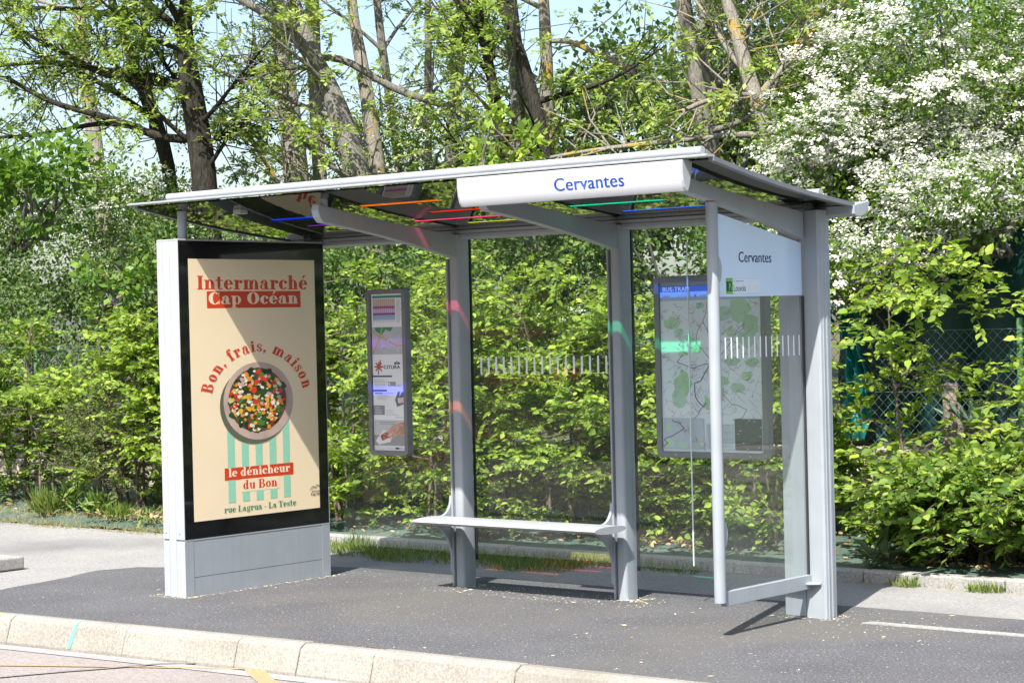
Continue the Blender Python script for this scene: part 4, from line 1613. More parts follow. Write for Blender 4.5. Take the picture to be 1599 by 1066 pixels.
# right-hand group, beside the shelter
for i, (u, v, Y, r, mt, lf, cl, h0, lab, nm, ct) in enumerate([
        (1275, 690, 2.9, .34, HEDGE2, .070, 9, 0, 'small sparse hornbeam right of the end post below the green net', 'hornbeam_shrub', 'shrub'),
        (1436, 395, 2.75, .62, HEDGE, .076, 22, 0, 'slim sapling with a pale leader rising in front of the dark green net', 'hornbeam_sapling', 'young tree'),
        (1465, 738, 2.15, .42, HEDGE2, .070, 46, 0, 'low bush with big rounded leaves in front of the stone wall', 'low_bush', 'bush'),
        (1550, 722, 2.10, .60, HEDGE2, .070, 72, 0, 'dense low bush at the lower right corner of the photo', 'low_bush', 'bush'),
        (1690, 460, 2.65, .52, HEDGE, .078, 26, 0, 'hornbeam at the right edge of the photo in front of the agave', 'hornbeam_shrub', 'shrub'),
        (1810, 470, 2.6, .80, HEDGE, .076, 26, 0, 'hornbeam just beyond the right edge of the photo', 'hornbeam_shrub', 'shrub')]):
    b = at(u, 600, Y)
    shrub(nm, lab, ct, (b[0], Y, sheet_z(0, Y)), max(.5, at(u, v, Y)[2] - .1), r, 'shrubs beside the right end of the shelter', mt, lf, cl, 9, 9, 60 + i, stems=1 if 'sapling' in nm else 5, low=.0 if 'low' in nm else .12)
# thin sapling and small wild shrubs at the left
b = hx(68, 2.3)
shrub('hornbeam_sapling', 'thin-stemmed sapling in the gap at the left, in front of the chain-link fence', 'young tree', (b[0], 2.3, sheet_z(0, 2.3)), at(68, 600, 2.3)[2] - .05, .55, 'saplings at the left of the hedge', HEDGE, .078, 15, 9, 8, 81, low=.5, stems=2)
b = hx(165, 2.25)
shrub('wild_shrub', 'wispy grey-green shrub with tiny leaves left of the advertising cabinet', 'shrub', (b[0], 2.25, sheet_z(0, 2.25)), .95, .45, None, leaf_mat('small_grey_leaf', [(0.08, 0.14, 0.03), (0.14, 0.21, 0.05), (0.20, 0.27, 0.08)], .3), .035, 34, 14, 12, 83, low=.1, wide=.4)

# ------------------------------------------------ dense bushes behind the fence
n = 0


def bush(name, label, cat, c, size, mat, leaf, count, group, seed, trunk=True, bloom=0, bloom_size=.0105, clump_n=26, gaps=.55, bark=BARK_A):
    """broad bush: leaf clumps through an uneven volume, a few crooked stems inside"""
    global rng
    rng = np.random.default_rng(seed + 500)
    rs = random.Random(seed)
    c = np.array(c, float)
    size = np.array(size, float)
    root = thing(name, label, cat, (c[0], c[1], max(.0, c[2] - size[2])), group)
    base = np.array([c[0], c[1], c[2] - size[2] - .1])
    cl = []
    while len(cl) < clump_n:
        d = rand_dirs(1)[0]
        q = rs.uniform(.25, 1.0) ** .5
        cl.append(c + d * size * q * rs.uniform(.75, 1.08))
    cl = np.array(cl)
    P, D = [], []
    st = MB()
    for k, p in enumerate(cl):
        m_ = int(count / clump_n * rs.uniform(.6, 1.5))
        rad = size.mean() * rs.uniform(.22, .40)
        off = rng.normal(size=(m_, 3)) * rad * np.array([.62, .62, .45])
        P.append(p + off)
        D.append(off / rad + rng.normal(size=(m_, 3)) * .8 + nrm(p - c) * .6 - UPV * .1)
        if k % 2 == 0:
            mid = base + (p - base) * .55 + np.array([rs.uniform(-.2, .2), rs.uniform(-.2, .2), .1])
            st.tube([base + np.array([rs.uniform(-.15, .15), rs.uniform(-.15, .15), 0]), base + (mid - base) * .5 + np.array([rs.uniform(-.1, .1)] * 2 + [0]), mid, p], [.035, .026, .016, .006], 6, cap=False)
    P, D = np.concatenate(P), np.concatenate(D)
    ok = P[:, 2] > base[2] + .05
    P, D = P[ok], D[ok]
    N = UPV * .6 + rng.normal(size=P.shape) * .6 + SUNV * .25
    sz = leaf * rng.uniform(.6, 1.2, len(P))
    quads_obj('foliage', [leaf_geo(P, D, N, sz, sz * .66, simple=leaf > .09)], mat, root)
    st.build('stems', bark, root)
    if bloom:
        out = []
        # flat-topped flower heads carried on the outside of the clumps
        boughs = []
        for p in cl:
            for _ in range(rs.choice([0, 2, 4, 7])):
                d = nrm(rand_dirs(1, .25)[0] + np.array([.2, -.6, .16]))
                boughs.append((p + d * size.mean() * rs.uniform(.25, .46) * np.array([1.05, 1.05, .9]), d, nrm(rng.normal(size=3) * np.array([1, .7, .4]))))
        for b_ in range(bloom):
            p, d, ax = boughs[rs.randrange(len(boughs))]
            cpos = p + ax * rs.uniform(-.24, .24) + rng.normal(size=3) * .045
            k = rs.randint(9, 19)
            pp_ = cpos + rng.normal(size=(k, 3)) * np.array([.028, .028, .013])
            nn = nrm(UPV * .8 + d * .5 + rng.normal(size=(k, 3)) * .35)
            dd = nrm(np.cross(nn, rng.normal(size=(k, 3))))
            s_ = bloom_size * rng.uniform(.8, 1.3, k)
            bb = np.cross(nn, dd)
            s1 = s_[:, None]
            out.append((pp_, dd, nn, bb, s1))
        pp_ = np.concatenate([o[0] for o in out])
        dd = np.concatenate([o[1] for o in out])
        nn = np.concatenate([o[2] for o in out])
        bb = np.concatenate([o[3] for o in out])
        s1 = np.concatenate([o[4] for o in out])
        v = []
        for a in range(6):
            w = a * math.pi / 3
            v.append(pp_ + dd * s1 * math.cos(w) + bb * s1 * math.sin(w) + nn * s1 * .25)
        v = np.stack(v, 1).reshape(-1, 3)
        q = np.arange(len(pp_))[:, None, None] * 6
        f = (q + np.array([[0, 1, 2, 3], [0, 3, 4, 5]])).reshape(-1, 4)
        quads_obj('blossom', [(v, f, np.repeat(rng.random(len(pp_)), 2))], BLOOM, root)
    return root


def pix_bush(u, v, Y, ru, rv, **k):
    p = at(u, v, Y)
    s = depth(p) / F_PX
    return dict(c=p, size=(ru * s / .75, k.pop('ry', 1.0), rv * s), **k)


# white hawthorn on the right: several bushes grown together
for i, (u, v, Y, ru, rv, cnt, bl, lab) in enumerate([
        (1500, 130, 5.2, 190, 190, 15000, 1900, 'big white-flowering hawthorn filling the upper right corner'),
        (1340, 215, 4.9, 122, 150, 10200, 1350, 'white-flowering hawthorn above the right end of the shelter roof'),
        (1350, 385, 3.75, 95, 78, 5200, 620, 'hawthorn boughs hanging low right of the end post above the green net'),
        (1540, 305, 3.8, 130, 72, 5600, 700, 'hawthorn boughs in flower over the green net at the right edge'),
        (1690, 250, 5.2, 150, 230, 8000, 700, 'hawthorn in flower just beyond the right edge of the photo')]):
    kw = pix_bush(u, v, Y, ru, rv, ry=.8)
    bush('hawthorn', lab, 'bush', mat=HAW, leaf=.042, count=cnt, group='white hawthorns right of the shelter', seed=i, bloom=bl, clump_n=46 if cnt > 9000 else 26, **kw)
for i, (u, v, Y, ru, rv, cnt, bl, lab) in enumerate([
        (205, 350, 6.5, 110, 95, 7000, 330, 'hawthorn with few white flowers left of the advertising cabinet'),
        (20, 330, 6.8, 80, 60, 3500, 110, 'hawthorn at the left edge with scattered white flowers'),
        (655, 235, 8.2, 95, 80, 5200, 300, 'hawthorn in flower behind the middle of the roof'),
        (540, 400, 7.0, 80, 60, 3500, 70, 'half-shaded hawthorn between advertising cabinet and first post'),
        (900, 520, 5.0, 60, 50, 2200, 70, 'shaded hawthorn low behind the middle glass bay')]):
    kw = pix_bush(u, v, Y, ru, rv, ry=.8)
    bush('hawthorn', lab, 'bush', mat=HAW, leaf=.045, count=cnt, group='hawthorns behind the hedge', seed=20 + i, bloom=bl, bloom_size=.011, clump_n=26, **kw)
# dark undergrowth filling the space under the trees
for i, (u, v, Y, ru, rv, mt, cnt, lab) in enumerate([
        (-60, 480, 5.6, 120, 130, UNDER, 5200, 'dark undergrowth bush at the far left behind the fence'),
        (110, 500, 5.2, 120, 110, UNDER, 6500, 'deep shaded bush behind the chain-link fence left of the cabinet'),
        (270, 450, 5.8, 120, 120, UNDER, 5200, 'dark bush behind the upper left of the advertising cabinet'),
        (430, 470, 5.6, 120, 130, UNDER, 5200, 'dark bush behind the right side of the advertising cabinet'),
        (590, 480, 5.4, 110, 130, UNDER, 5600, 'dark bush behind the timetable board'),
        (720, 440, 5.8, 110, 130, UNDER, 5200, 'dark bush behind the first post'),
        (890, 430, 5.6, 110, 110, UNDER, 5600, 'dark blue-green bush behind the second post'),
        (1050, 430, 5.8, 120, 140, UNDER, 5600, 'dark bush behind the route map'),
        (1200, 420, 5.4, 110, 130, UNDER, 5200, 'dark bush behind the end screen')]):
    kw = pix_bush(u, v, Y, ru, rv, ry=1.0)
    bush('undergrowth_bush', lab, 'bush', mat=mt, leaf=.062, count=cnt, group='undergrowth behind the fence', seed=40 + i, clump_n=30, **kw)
kw = pix_bush(60, 280, 5.0, 95, 80, ry=.6)
bush('maple_bush', 'young maple with large soft leaves hanging in at the left edge', 'bush', mat=MAPLE, leaf=.115, count=1500, group=None, seed=70, clump_n=22, **kw)
kw = pix_bush(175, 420, 4.6, 70, 45, ry=.5)
bush('maple_bush', 'small maple shoots with large leaves beside the advertising cabinet top', 'bush', mat=MAPLE, leaf=.11, count=380, group=None, seed=71, clump_n=9, **kw)
kw = pix_bush(785, 240, 4.6, 55, 95, ry=.35)
bush('hazel_bush', 'loose upright shoots of round yellow-green leaves behind the roof middle', 'bush', mat=HEDGE, leaf=.10, count=420, group=None, seed=72, clump_n=12, **kw)
# masses of trees farther back
for i, (u, v, Y, ru, rv, cnt, lab) in enumerate([
        (-80, 330, 17, 190, 160, 6500, 'far tree mass at the left edge behind the trunks'),
        (150, 390, 16, 170, 110, 6500, 'far green thicket behind the left trunks'),
        (400, 370, 17, 170, 80, 5500, 'far green thicket behind the advertising cabinet'),
        (620, 350, 17, 170, 95, 5500, 'far green thicket behind the middle trunks'),
        (850, 310, 16, 160, 130, 6500, 'far thicket behind the fascia sign'),
        (1030, 210, 15, 150, 170, 8500, 'far leafy tree above the name fascia'),
        (1210, 120, 13, 150, 190, 9000, 'leafy tree behind the two leaning trunks on the right'),
        (1420, 120, 13, 190, 230, 8000, 'dark leafy tree behind the flowering hawthorn'),
        (1640, 130, 12, 190, 230, 6000, 'leafy tree at the far right behind the hawthorn')]):
    kw = pix_bush(u, v, Y, ru, rv, ry=2.0)
    bush('far_tree', lab, 'tree', mat=FARL, leaf=.12, count=cnt, group='thicket of far trees', seed=90 + i, clump_n=46, bark=BARK_D, **kw)

# ================================================================== TREES


def compound(P, D, size, mat_unused=None):
    """pinnate leaves: leaflets in pairs along a drooping stalk"""
    k = len(P)
    n = 9
    D = nrm(D)
    side = nrm(np.cross(D, UPV + rng.normal(size=(k, 3)) * .3))
    t = np.array([.3, .3, .5, .5, .7, .7, .88, .88, 1.0])
    s = np.array([1, -1, 1, -1, 1, -1, 1, -1, 0])
    L = size * rng.uniform(.7, 1.25, k)
    Pn = P[:, None] + D[:, None] * (L[:, None] * t)[..., None] - UPV * (L[:, None] * .22 * t ** 2)[..., None]
    Dn = D[:, None] * .6 + side[:, None] * s[None, :, None] - UPV * .25 + rng.normal(size=(k, n, 3)) * .15
    Nn = UPV + rng.normal(size=(k, n, 3)) * .45 + SUNV * .5
    l = (L[:, None] * .42 * np.ones(n)).ravel()
    return leaf_geo(Pn.reshape(-1, 3), Dn.reshape(-1, 3), Nn.reshape(-1, 3), l, l * .50, simple=True)


def smooth_path(pts, n):
    pts = np.asarray(pts, float)
    d = np.concatenate([[0], np.cumsum(np.linalg.norm(np.diff(pts, axis=0), axis=1))])
    t = np.linspace(0, d[-1], n)
    out = np.stack([np.interp(t, d, pts[:, k]) for k in range(pts.shape[1])], 1)
    for _ in range(2):
        out[1:-1] = out[1:-1] * .5 + (out[:-2] + out[2:]) * .25
    return out


def tree(label, Y, trunk, limbs=(), bark=BARK_A, shoots=55, n_limbs=8, leaf=.165, seed=0, twigs=10, top=2.4, z0=2.6, limb_len=1.9, dead=0.3):
    """trunk: (u, v, width in photo px) from low to high; limbs: px polylines with a depth drift"""
    global rng
    rng = np.random.default_rng(seed + 900)
    rs = random.Random(seed + 5)
    pts = []
    for (u, v, w) in trunk:
        p = at(u, v, Y)
        pts.append(np.append(p, w * depth(p) / F_PX / 2))
    pts = np.array(pts)
    gz = bankf(pts[0][0], Y) - .15
    low = pts[0].copy()
    d = pts[0] - pts[1]
    low[:2] += d[:2] / max(.2, abs(d[2])) * (pts[0][2] - gz) * .35
    low[2] = gz
    low[3] = pts[0][3] * 1.12
    foot = low.copy()
    foot[2] += .25
    low[3] *= 1.35
    end = pts[-1].copy()
    dd = (pts[-1] - pts[-2])[:3]
    dd = dd / np.linalg.norm(dd)
    dd = nrm(dd * .7 + UPV * .4)
    e2 = end.copy()
    e2[:3] += dd * top
    e2[3] = max(.012, end[3] * .35)
    full = np.concatenate([[low, foot], pts, [e2]])
    path = smooth_path(full, 26)
    root = thing('tree', label, 'tree', (low[0], low[1], low[2] + .1), 'trees behind the shelter')
    mb = MB()
    mb.tube(path[:, :3], path[:, 3], 12, jitter=.05)
    tips, tdir = [], []
    lp = []
    for lb in limbs:
        q = []
        drift = lb[0]
        m_ = len(lb) - 1
        for i, (u, v, w) in enumerate(lb[1:]):
            p = at(u, v, Y + drift * i / max(1, m_ - 1))
            q.append(np.append(p, w * depth(p) / F_PX / 2))
        lp.append(smooth_path(np.array(q), 14))
    hs = [i for i in range(len(path)) if path[i][2] > z0]
    for k in range(n_limbs):
        if not hs:
            break
        i = rs.choice(hs)
        p = path[i]
        a = rs.uniform(0, 6.283)
        l = limb_len * rs.uniform(.5, 1.2)
        dirv = np.array([math.cos(a), math.sin(a) * .7, rs.uniform(.15, .9)])
        q = [np.append(p[:3], min(p[3] * .5, .035))]
        cur = p[:3].copy()
        for s in range(5):
            dirv = nrm(dirv + np.array([rs.uniform(-.3, .3), rs.uniform(-.3, .3), rs.uniform(-.1, .28)]))
            cur = cur + dirv * l / 5
            q.append(np.append(cur, q[0][3] * (1 - (s + 1) / 6.2)))
        lp.append(smooth_path(np.array(q), 12))
    for q in lp:
        mb.tube(q[:, :3], q[:, 3], 7, cap=False, jitter=.06)
        for k in range(twigs):
            i = rs.randrange(2, len(q))
            tang = q[i][:3] - q[i - 1][:3]
            tang = tang / (np.linalg.norm(tang) + 1e-9)
            dv = nrm(tang * .6 + rand_dirs(1, .25)[0] * .9)
            l = rs.uniform(.35, 1.1)
            a0 = q[i][:3]
            a1 = a0 + dv * l * .5 + np.array([rs.uniform(-.06, .06)] * 3)
            a2 = a1 + nrm(dv + rand_dirs(1, .3)[0] * .5) * l * .5
            r = min(.010, q[i][3] * .5)
            mb.tube([a0, a1, a2], [r, r * .7, r * .35], 5, cap=False)
            if rs.random() > dead:
                for (pt, wgt) in ((a1, .6), (a2, 1.0), (a1 * .4 + a2 * .6, .8)):
                    if rs.random() < wgt:
                        tips.append(pt)
                        tdir.append(dv)
    mb.build('trunk', bark, root, smooth=60)
    if shoots and tips:
        tips, tdir = np.array(tips), np.array(tdir)
        idx = rng.integers(0, len(tips), shoots)
        P = np.repeat(tips[idx], 5, 0) + rng.normal(size=(shoots * 5, 3)) * .045
        D = np.repeat(tdir[idx], 5, 0) * .5 + rng.normal(size=(shoots * 5, 3)) * .8 + UPV * .15
        quads_obj('crown', [compound(P, D, leaf)], ASH, root)
    return root


tree('trunk coloured dark for leaf shade and ivy, with many spreading leafy limbs above the left end of the roof', 6.6,
     [(322, 300, 39.6), (312, 220, 39.6), (300, 150, 36.1), (290, 80, 31.0), (284, 40, 25.8), (290, 0, 14.4)],
     [(-.6, (300, 150, 14.4), (240, 112, 10.8), (165, 112, 9.4), (90, 95, 7.9), (20, 100, 5.8), (-40, 108, 4.3)),
      (-1.2, (305, 215, 15.8), (262, 222, 13.0), (205, 195, 12.2), (150, 178, 10.1), (90, 165, 9.4), (40, 140, 7.9), (10, 120, 5.8)),
      (-.9, (290, 130, 13.0), (225, 130, 10.1), (160, 118, 10.1), (95, 80, 8.6), (45, 55, 6.5), (15, 40, 5.0)),
      (.7, (284, 60, 13.0), (262, 30, 11.5), (235, 10, 10.1), (200, -40, 7.2)),
      (-.5, (284, 42, 11.5), (268, 12, 11.5), (250, -20, 8.6), (220, -70, 5.8)),
      (.8, (320, 225, 6.5), (350, 208, 5.0), (400, 195, 3.6), (440, 205, 2.9))],
     BARK_D, shoots=543, n_limbs=8, seed=1, twigs=24, dead=.1)
tree('trunk leaning left beside the dark one, with a long mossy limb reaching left', 7.2,
     [(268, 295, 20.6), (262, 240, 22.4), (240, 180, 24.1), (228, 150, 22.4), (200, 80, 15.8), (175, 10, 13.0)],
     [(-1.5, (240, 185, 11.5), (190, 150, 9.4), (140, 120, 7.9), (110, 108, 6.5), (60, 90, 5.0), (20, 45, 4.3)),
      (-1.0, (215, 198, 10.8), (160, 190, 8.6), (100, 203, 6.5), (40, 213, 5.8), (-30, 215, 4.3)),
      (-.8, (180, 25, 10.1), (130, 15, 8.6), (60, 12, 7.2), (0, 18, 5.0), (-40, 15, 3.6))],
     BARK_D, shoots=392, n_limbs=6, seed=2, twigs=24, dead=.1)
tree('pale lichen-spotted trunk standing far left behind the leafy limbs', 10.5,
     [(158, 290, 24), (150, 230, 24), (142, 180, 23), (132, 100, 22), (124, 20, 20), (120, -20, 18)], [], BARK_L, shoots=195, n_limbs=9, seed=3, twigs=14, limb_len=2.4)
tree('straight grey trunk spotted with lichen left of the big curved trunk', 8.2,
     [(462, 255, 40), (455, 200, 38), (446, 130, 32), (438, 60, 26), (432, 0, 22)], [(.8, (452, 125, 9), (425, 110, 8), (408, 95, 6), (395, 60, 5))], BARK_L, shoots=102, n_limbs=6, seed=4, twigs=12, dead=.45)
tree('pale slim trunk just right of the straight grey trunk', 8.8,
     [(500, 285, 22), (497, 240, 22), (494, 170, 20), (490, 100, 24), (488, 20, 22)], [], BARK_L, shoots=93, n_limbs=6, seed=5, twigs=12, dead=.4)
tree('big grey trunk sweeping up to the left in a dark curved limb', 6.9,
     [(566, 290, 42), (548, 240, 40), (538, 205, 38), (522, 150, 34), (500, 112, 30), (485, 85, 26)],
     [(-1.0, (500, 115, 24), (490, 95, 21), (462, 58, 18), (440, 38, 17), (405, 15, 13), (370, -2, 11), (330, -30, 9)),
      (-.6, (470, 70, 17), (440, 25, 15), (425, -10, 12), (400, -60, 9)),
      (-.4, (540, 240, 14), (515, 222, 13), (480, 205, 11), (455, 180, 9), (412, 178, 7)),
      (-.5, (492, 108, 9), (470, 105, 8), (445, 108, 6), (430, 112, 5)),
      (.9, (492, 92, 11), (520, 84, 11), (548, 98, 12), (600, 130, 12), (640, 150, 12), (690, 160, 13), (730, 182, 12))],
     BARK_A, shoots=140, n_limbs=6, seed=6, twigs=13, dead=.4)
tree('upright trunk with yellow lichen behind the roof, right of the curved one', 7.6,
     [(592, 285, 26), (586, 230, 26), (574, 160, 24), (566, 100, 20), (552, 40, 17), (548, -10, 15)], [], BARK_L, shoots=102, n_limbs=7, seed=7, twigs=12, dead=.4)
tree('thin grey trunk standing between the lichen trunk and the forked group', 9.0,
     [(622, 250, 14), (614, 190, 14), (604, 120, 14), (594, 60, 13), (588, 0, 12)], [], BARK_A, shoots=102, n_limbs=7, seed=8, twigs=10, dead=.3)
tree('slender trunk far back showing only against the sky above the roof middle', 11.0,
     [(706, 200, 22), (712, 130, 22), (719, 70, 20), (726, 0, 18)], [], BARK_L, shoots=93, n_limbs=8, seed=9, twigs=10)
tree('very thin bare pole-like trunk left of the far slender one', 11.5,
     [(668, 200, 12), (668, 120, 12), (669, 40, 11), (668, -10, 10)], [], BARK_A, shoots=72, n_limbs=6, seed=10, twigs=9)
tree('dark forked trunk of the middle clump, left stem', 6.8,
     [(812, 405, 24), (800, 300, 22), (782, 200, 20), (770, 140, 18), (764, 95, 16), (752, 50, 13)],
     [(-.4, (766, 95, 14), (752, 62, 12), (735, 30, 11), (712, 0, 9), (690, -30, 7)),
      (.3, (768, 90, 13), (765, 50, 12), (750, 20, 11), (738, -8, 9))], BARK_D, shoots=110, n_limbs=6, seed=11, twigs=12, dead=.4)
tree('thick pale trunk in the heart of the middle clump', 7.3,
     [(832, 410, 28), (826, 330, 32), (822, 250, 34), (815, 180, 32), (806, 100, 28), (798, 30, 24), (795, -10, 20)], [], BARK_A, shoots=129, n_limbs=7, seed=12, twigs=12, dead=.4)
tree('dark stem bowing left over the middle clump', 6.6,
     [(862, 330, 24), (852, 250, 24), (844, 180, 22), (832, 150, 20), (818, 100, 18), (808, 60, 16), (790, 20, 14), (772, -10, 12)], [], BARK_D, shoots=120, n_limbs=6, seed=13, twigs=13, dead=.4)
tree('straight lichen-flecked stem at the right of the middle clump', 7.5,
     [(858, 330, 18), (856, 250, 20), (856, 150, 20), (852, 60, 19), (848, -10, 17)],
     [(.5, (858, 65, 7), (890, 62, 9), (930, 85, 9), (960, 95, 9), (1000, 120, 8), (1040, 128, 5))], BARK_L, shoots=148, n_limbs=8, seed=14, twigs=14, dead=.3)
tree('tall grey trunk above the name fascia, left of a matching pair', 6.6,
     [(1112, 260, 26), (1102, 210, 26), (1090, 140, 25), (1078, 70, 24), (1064, 0, 22)], [], BARK_A, shoots=110, n_limbs=8, seed=15, twigs=18, dead=.55)
tree('slimmer pale trunk of the pair above the right end of the fascia', 7.0,
     [(1120, 260, 15), (1114, 210, 15), (1106, 140, 15), (1100, 60, 15), (1096, 0, 14)], [], BARK_L, shoots=72, n_limbs=6, seed=16, twigs=14, dead=.5)
tree('leaning trunk with yellow lichened side branches over the right end of the roof', 6.2,
     [(1216, 290, 20), (1210, 230, 24), (1196, 195, 26), (1176, 150, 25), (1160, 90, 23), (1148, 40, 20), (1132, -5, 18)],
     [(-.9, (1174, 150, 10), (1155, 148, 10), (1125, 150, 9), (1095, 160, 9), (1064, 175, 6)),
      (-1.0, (1190, 212, 12), (1165, 208, 11), (1120, 213, 9), (1060, 220, 9), (980, 228, 8), (900, 238, 6), (850, 248, 5)),
      (.4, (1155, 60, 7), (1172, 30, 7), (1160, 100, 5), (1156, 150, 4))], BARK_L, shoots=120, n_limbs=8, seed=17, twigs=22, dead=.6)
tree('lichen-yellow trunk peeping out above the hawthorn', 8.0,
     [(1262, 150, 20), (1262, 100, 18), (1266, 40, 18), (1262, -10, 16)], [], BARK_L, shoots=140, n_limbs=7, seed=18, twigs=12, dead=.3)
# ================================================================== WALL, FENCE, NET, SMALL PLANTS, LITTER
rng = np.random.default_rng(77)
wall = MB()
rs = random.Random(5)
z = 0.06
for c in range(4):
    h = (.19, .17, .16, .15)[c]
    x = -14.0 + rs.uniform(0, .4)
    while x < 8:
        w = rs.uniform(.3, .95)
        y0 = 3.42 + rs.uniform(-.05, .06) + .02 * c
        if rs.random() > .06:
            o = len(wall.v)
            wall.box(x, x + w - .012, y0, 3.80, z, z + h - .012)
            for i in range(o, o + 8):
                p = wall.v[i]
                wall.v[i] = (p[0] + rs.uniform(-.03, .03), p[1] + rs.uniform(-.03, .02), p[2] + rs.uniform(-.016, .012))
        x += w
    z += h
o = wall.build('stone_wall', STONE, bevel=.02)
tag(o, 'low dry wall of pale limestone slabs half hidden behind the hedge', 'wall')

fence = thing('chain_link_fence', 'green chain-link fence running behind the hedge along the stone wall', 'fence', (-3, 3.9, .7))
FENM = pm('fence_wire', (0.09, 0.14, 0.125), 0.4, var=0.1)
FPOST = pm('fence_post_paint', (0.10, 0.21, 0.08), 0.5, var=0.15)
m = MB()
FY, F0, F1 = 3.90, .66, 1.60
L = F1 - F0
x = -15.0
while x < 8:
    m.tube([(x, FY, F0), (x + L, FY + .004, F1)], .0024, 3, cap=False)
    m.tube([(x + L, FY, F0), (x, FY - .004, F1)], .0024, 3, cap=False)
    x += .078
for z in (F0, (F0 + F1) / 2, F1):
    m.tube([(-15, FY, z), (9, FY, z)], .0030, 4)
m.build('wire_mesh', FENM, fence)
for x in np.arange(-14.4, 8, 2.35):
    m = MB()
    m.tube([(x, FY + .03, .55), (x, FY + .03, 1.68)], .024, 8)
    m.build('fence_post', FPOST, fence, smooth=50)

# dark green windbreak net hung behind the fence on the right
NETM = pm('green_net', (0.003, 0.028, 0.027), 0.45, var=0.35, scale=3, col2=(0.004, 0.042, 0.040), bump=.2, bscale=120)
xa_, xb_ = at(1305, 560, 4.15)[0], 5.2
nx, nz = 120, 40
v, f = [], []
for j in range(nz):
    for i in range(nx):
        a, b = i / (nx - 1), j / (nz - 1)
        x = xa_ + (xb_ - xa_) * a
        top = 2.32 + .10 * math.sin(a * 7)
        z = .60 + (top - .60) * b
        lo = (1 - b)
        y = 4.18 + .05 * math.sin(a * 26 + b * 2) + .09 * math.sin(a * 9 + 3 * b) * lo + .16 * lo ** 2 * math.sin(a * 60 + 2 * b)
        y -= .20 * math.exp(-((a - .04) / .05) ** 2) * (1 - abs(b - .45))       # slack, sunlit fold at the near end
        v.append((x + .03 * lo * math.sin(b * 14 + a * 20), y, z))
for j in range(nz - 1):
    for i in range(nx - 1):
        f.append((j * nx + i, j * nx + i + 1, (j + 1) * nx + i + 1, (j + 1) * nx + i))
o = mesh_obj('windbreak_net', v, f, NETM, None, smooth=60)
so = o.modifiers.new('thickness', 'SOLIDIFY')
so.thickness = .004
tag(o, 'dark green windbreak net hanging in folds under the white hawthorn', 'net')
# crumpled end of the same net, sunlight put into its lighter teal
NET_LIT = pm('sunlit_teal_net', (0.005, 0.10, 0.09), 0.4, var=0.3, scale=9, col2=(0.012, 0.22, 0.20), bump=.3, bscale=90)
v, f = [], []
nx, nz = 26, 70
c0 = at(1340, 500, 3.80)
for j in range(nz):
    for i in range(nx):
        a, b = i / (nx - 1), j / (nz - 1)
        t = 1 - b
        x = c0[0] + (a - .5) * (.09 + .20 * t + .03 * math.sin(b * 9)) + .05 * math.sin(b * 5) - .10 * t
        z = .76 + b * 1.12
        y = 3.82 + .045 * math.sin(a * 15 + b * 6) + .03 * math.sin(b * 22 + a * 4) - .05 * t
        v.append((x, y, z))
for j in range(nz - 1):
    for i in range(nx - 1):
        f.append((j * nx + i, j * nx + i + 1, (j + 1) * nx + i + 1, (j + 1) * nx + i))
o = mesh_obj('net_bundle', v, f, NET_LIT, None, smooth=60)
so = o.modifiers.new('thickness', 'SOLIDIFY')
so.thickness = .004
tag(o, 'crumpled net bundle coloured a sunlit teal, hanging on the fence right of the end post', 'net')

# agave behind the fence
p = at(1522, 640, 4.10)
ag = thing('agave_plant', 'grey-green agave with stiff pointed leaves behind the fence on the right', 'agave', (p[0], 4.10, .72))
for k in range(17):
    a = k * 2.39996
    el = R_(30 + 52 * (k / 16))
    l = .48 - .10 * (k / 16)
    d = np.array([math.cos(a) * math.cos(el), math.sin(a) * math.cos(el) * .8, math.sin(el)])
    side = nrm(np.cross(d, UPV))
    nn = np.cross(side, d)
    b0 = np.array([p[0], 4.10, .75])
    v, f = [], []
    for s in range(8):
        t = s / 7
        w = .052 * (1 - t) ** .7 * (.55 + 1.4 * t * (1 - t) + .35)
        c = b0 + d * l * t - UPV * .05 * t * t
        v += [c - side * w + nn * w * .55, c - nn * .006, c + side * w + nn * w * .55]
    for s in range(7):
        f += [(s * 3, s * 3 + 1, s * 3 + 4, s * 3 + 3), (s * 3 + 1, s * 3 + 2, s * 3 + 5, s * 3 + 4)]
    o = quads_obj('leaf', [(np.array(v), np.array(f), np.full(len(f), rng.random()))], AGAVE, ag)
    so = o.modifiers.new('thickness', 'SOLIDIFY')
    so.thickness = .008
p = at(1487, 650, 4.0)
m = MB()
m.tube([(p[0], 4.0, .60), (p[0] + .01, 4.0, .85), (p[0] - .02, 4.02, 1.05), (p[0] - .035, 4.03, 1.19)], [.085, .075, .070, .062], 12, jitter=.12)
o = m.build('tree_stump', bark_mat('bleached_stump', (0.24, 0.19, 0.15), (0.42, 0.36, 0.30), (0.34, 0.30, 0.22), .6), smooth=60)
tag(o, 'bleached reddish-grey stump standing beside the agave behind the fence', 'stump')


def blades(P, h, w, lean=.5):
    n_ = len(P)
    D = nrm(UPV + rng.normal(size=(n_, 3)) * lean)
    N = nrm(rng.normal(size=(n_, 3)) * np.array([1, 1, .2]) + np.array([0, -.6, .3]))
    return leaf_geo(P, D, N, h, w, simple=True)


def scatter(n_, x0, x1, y0, y1, zf, jag_=.0):
    x = rng.uniform(x0, x1, n_)
    y = rng.uniform(y0, y1, n_)
    if jag_:
        keep = y > y0 + jag_ * (.5 + .5 * np.sin(x * 5.3)) * rng.random(n_)
        x, y = x[keep], y[keep]
    z = np.array([zf(a, b) for a, b in zip(x, y)])
    return np.stack([x, y, z], 1)


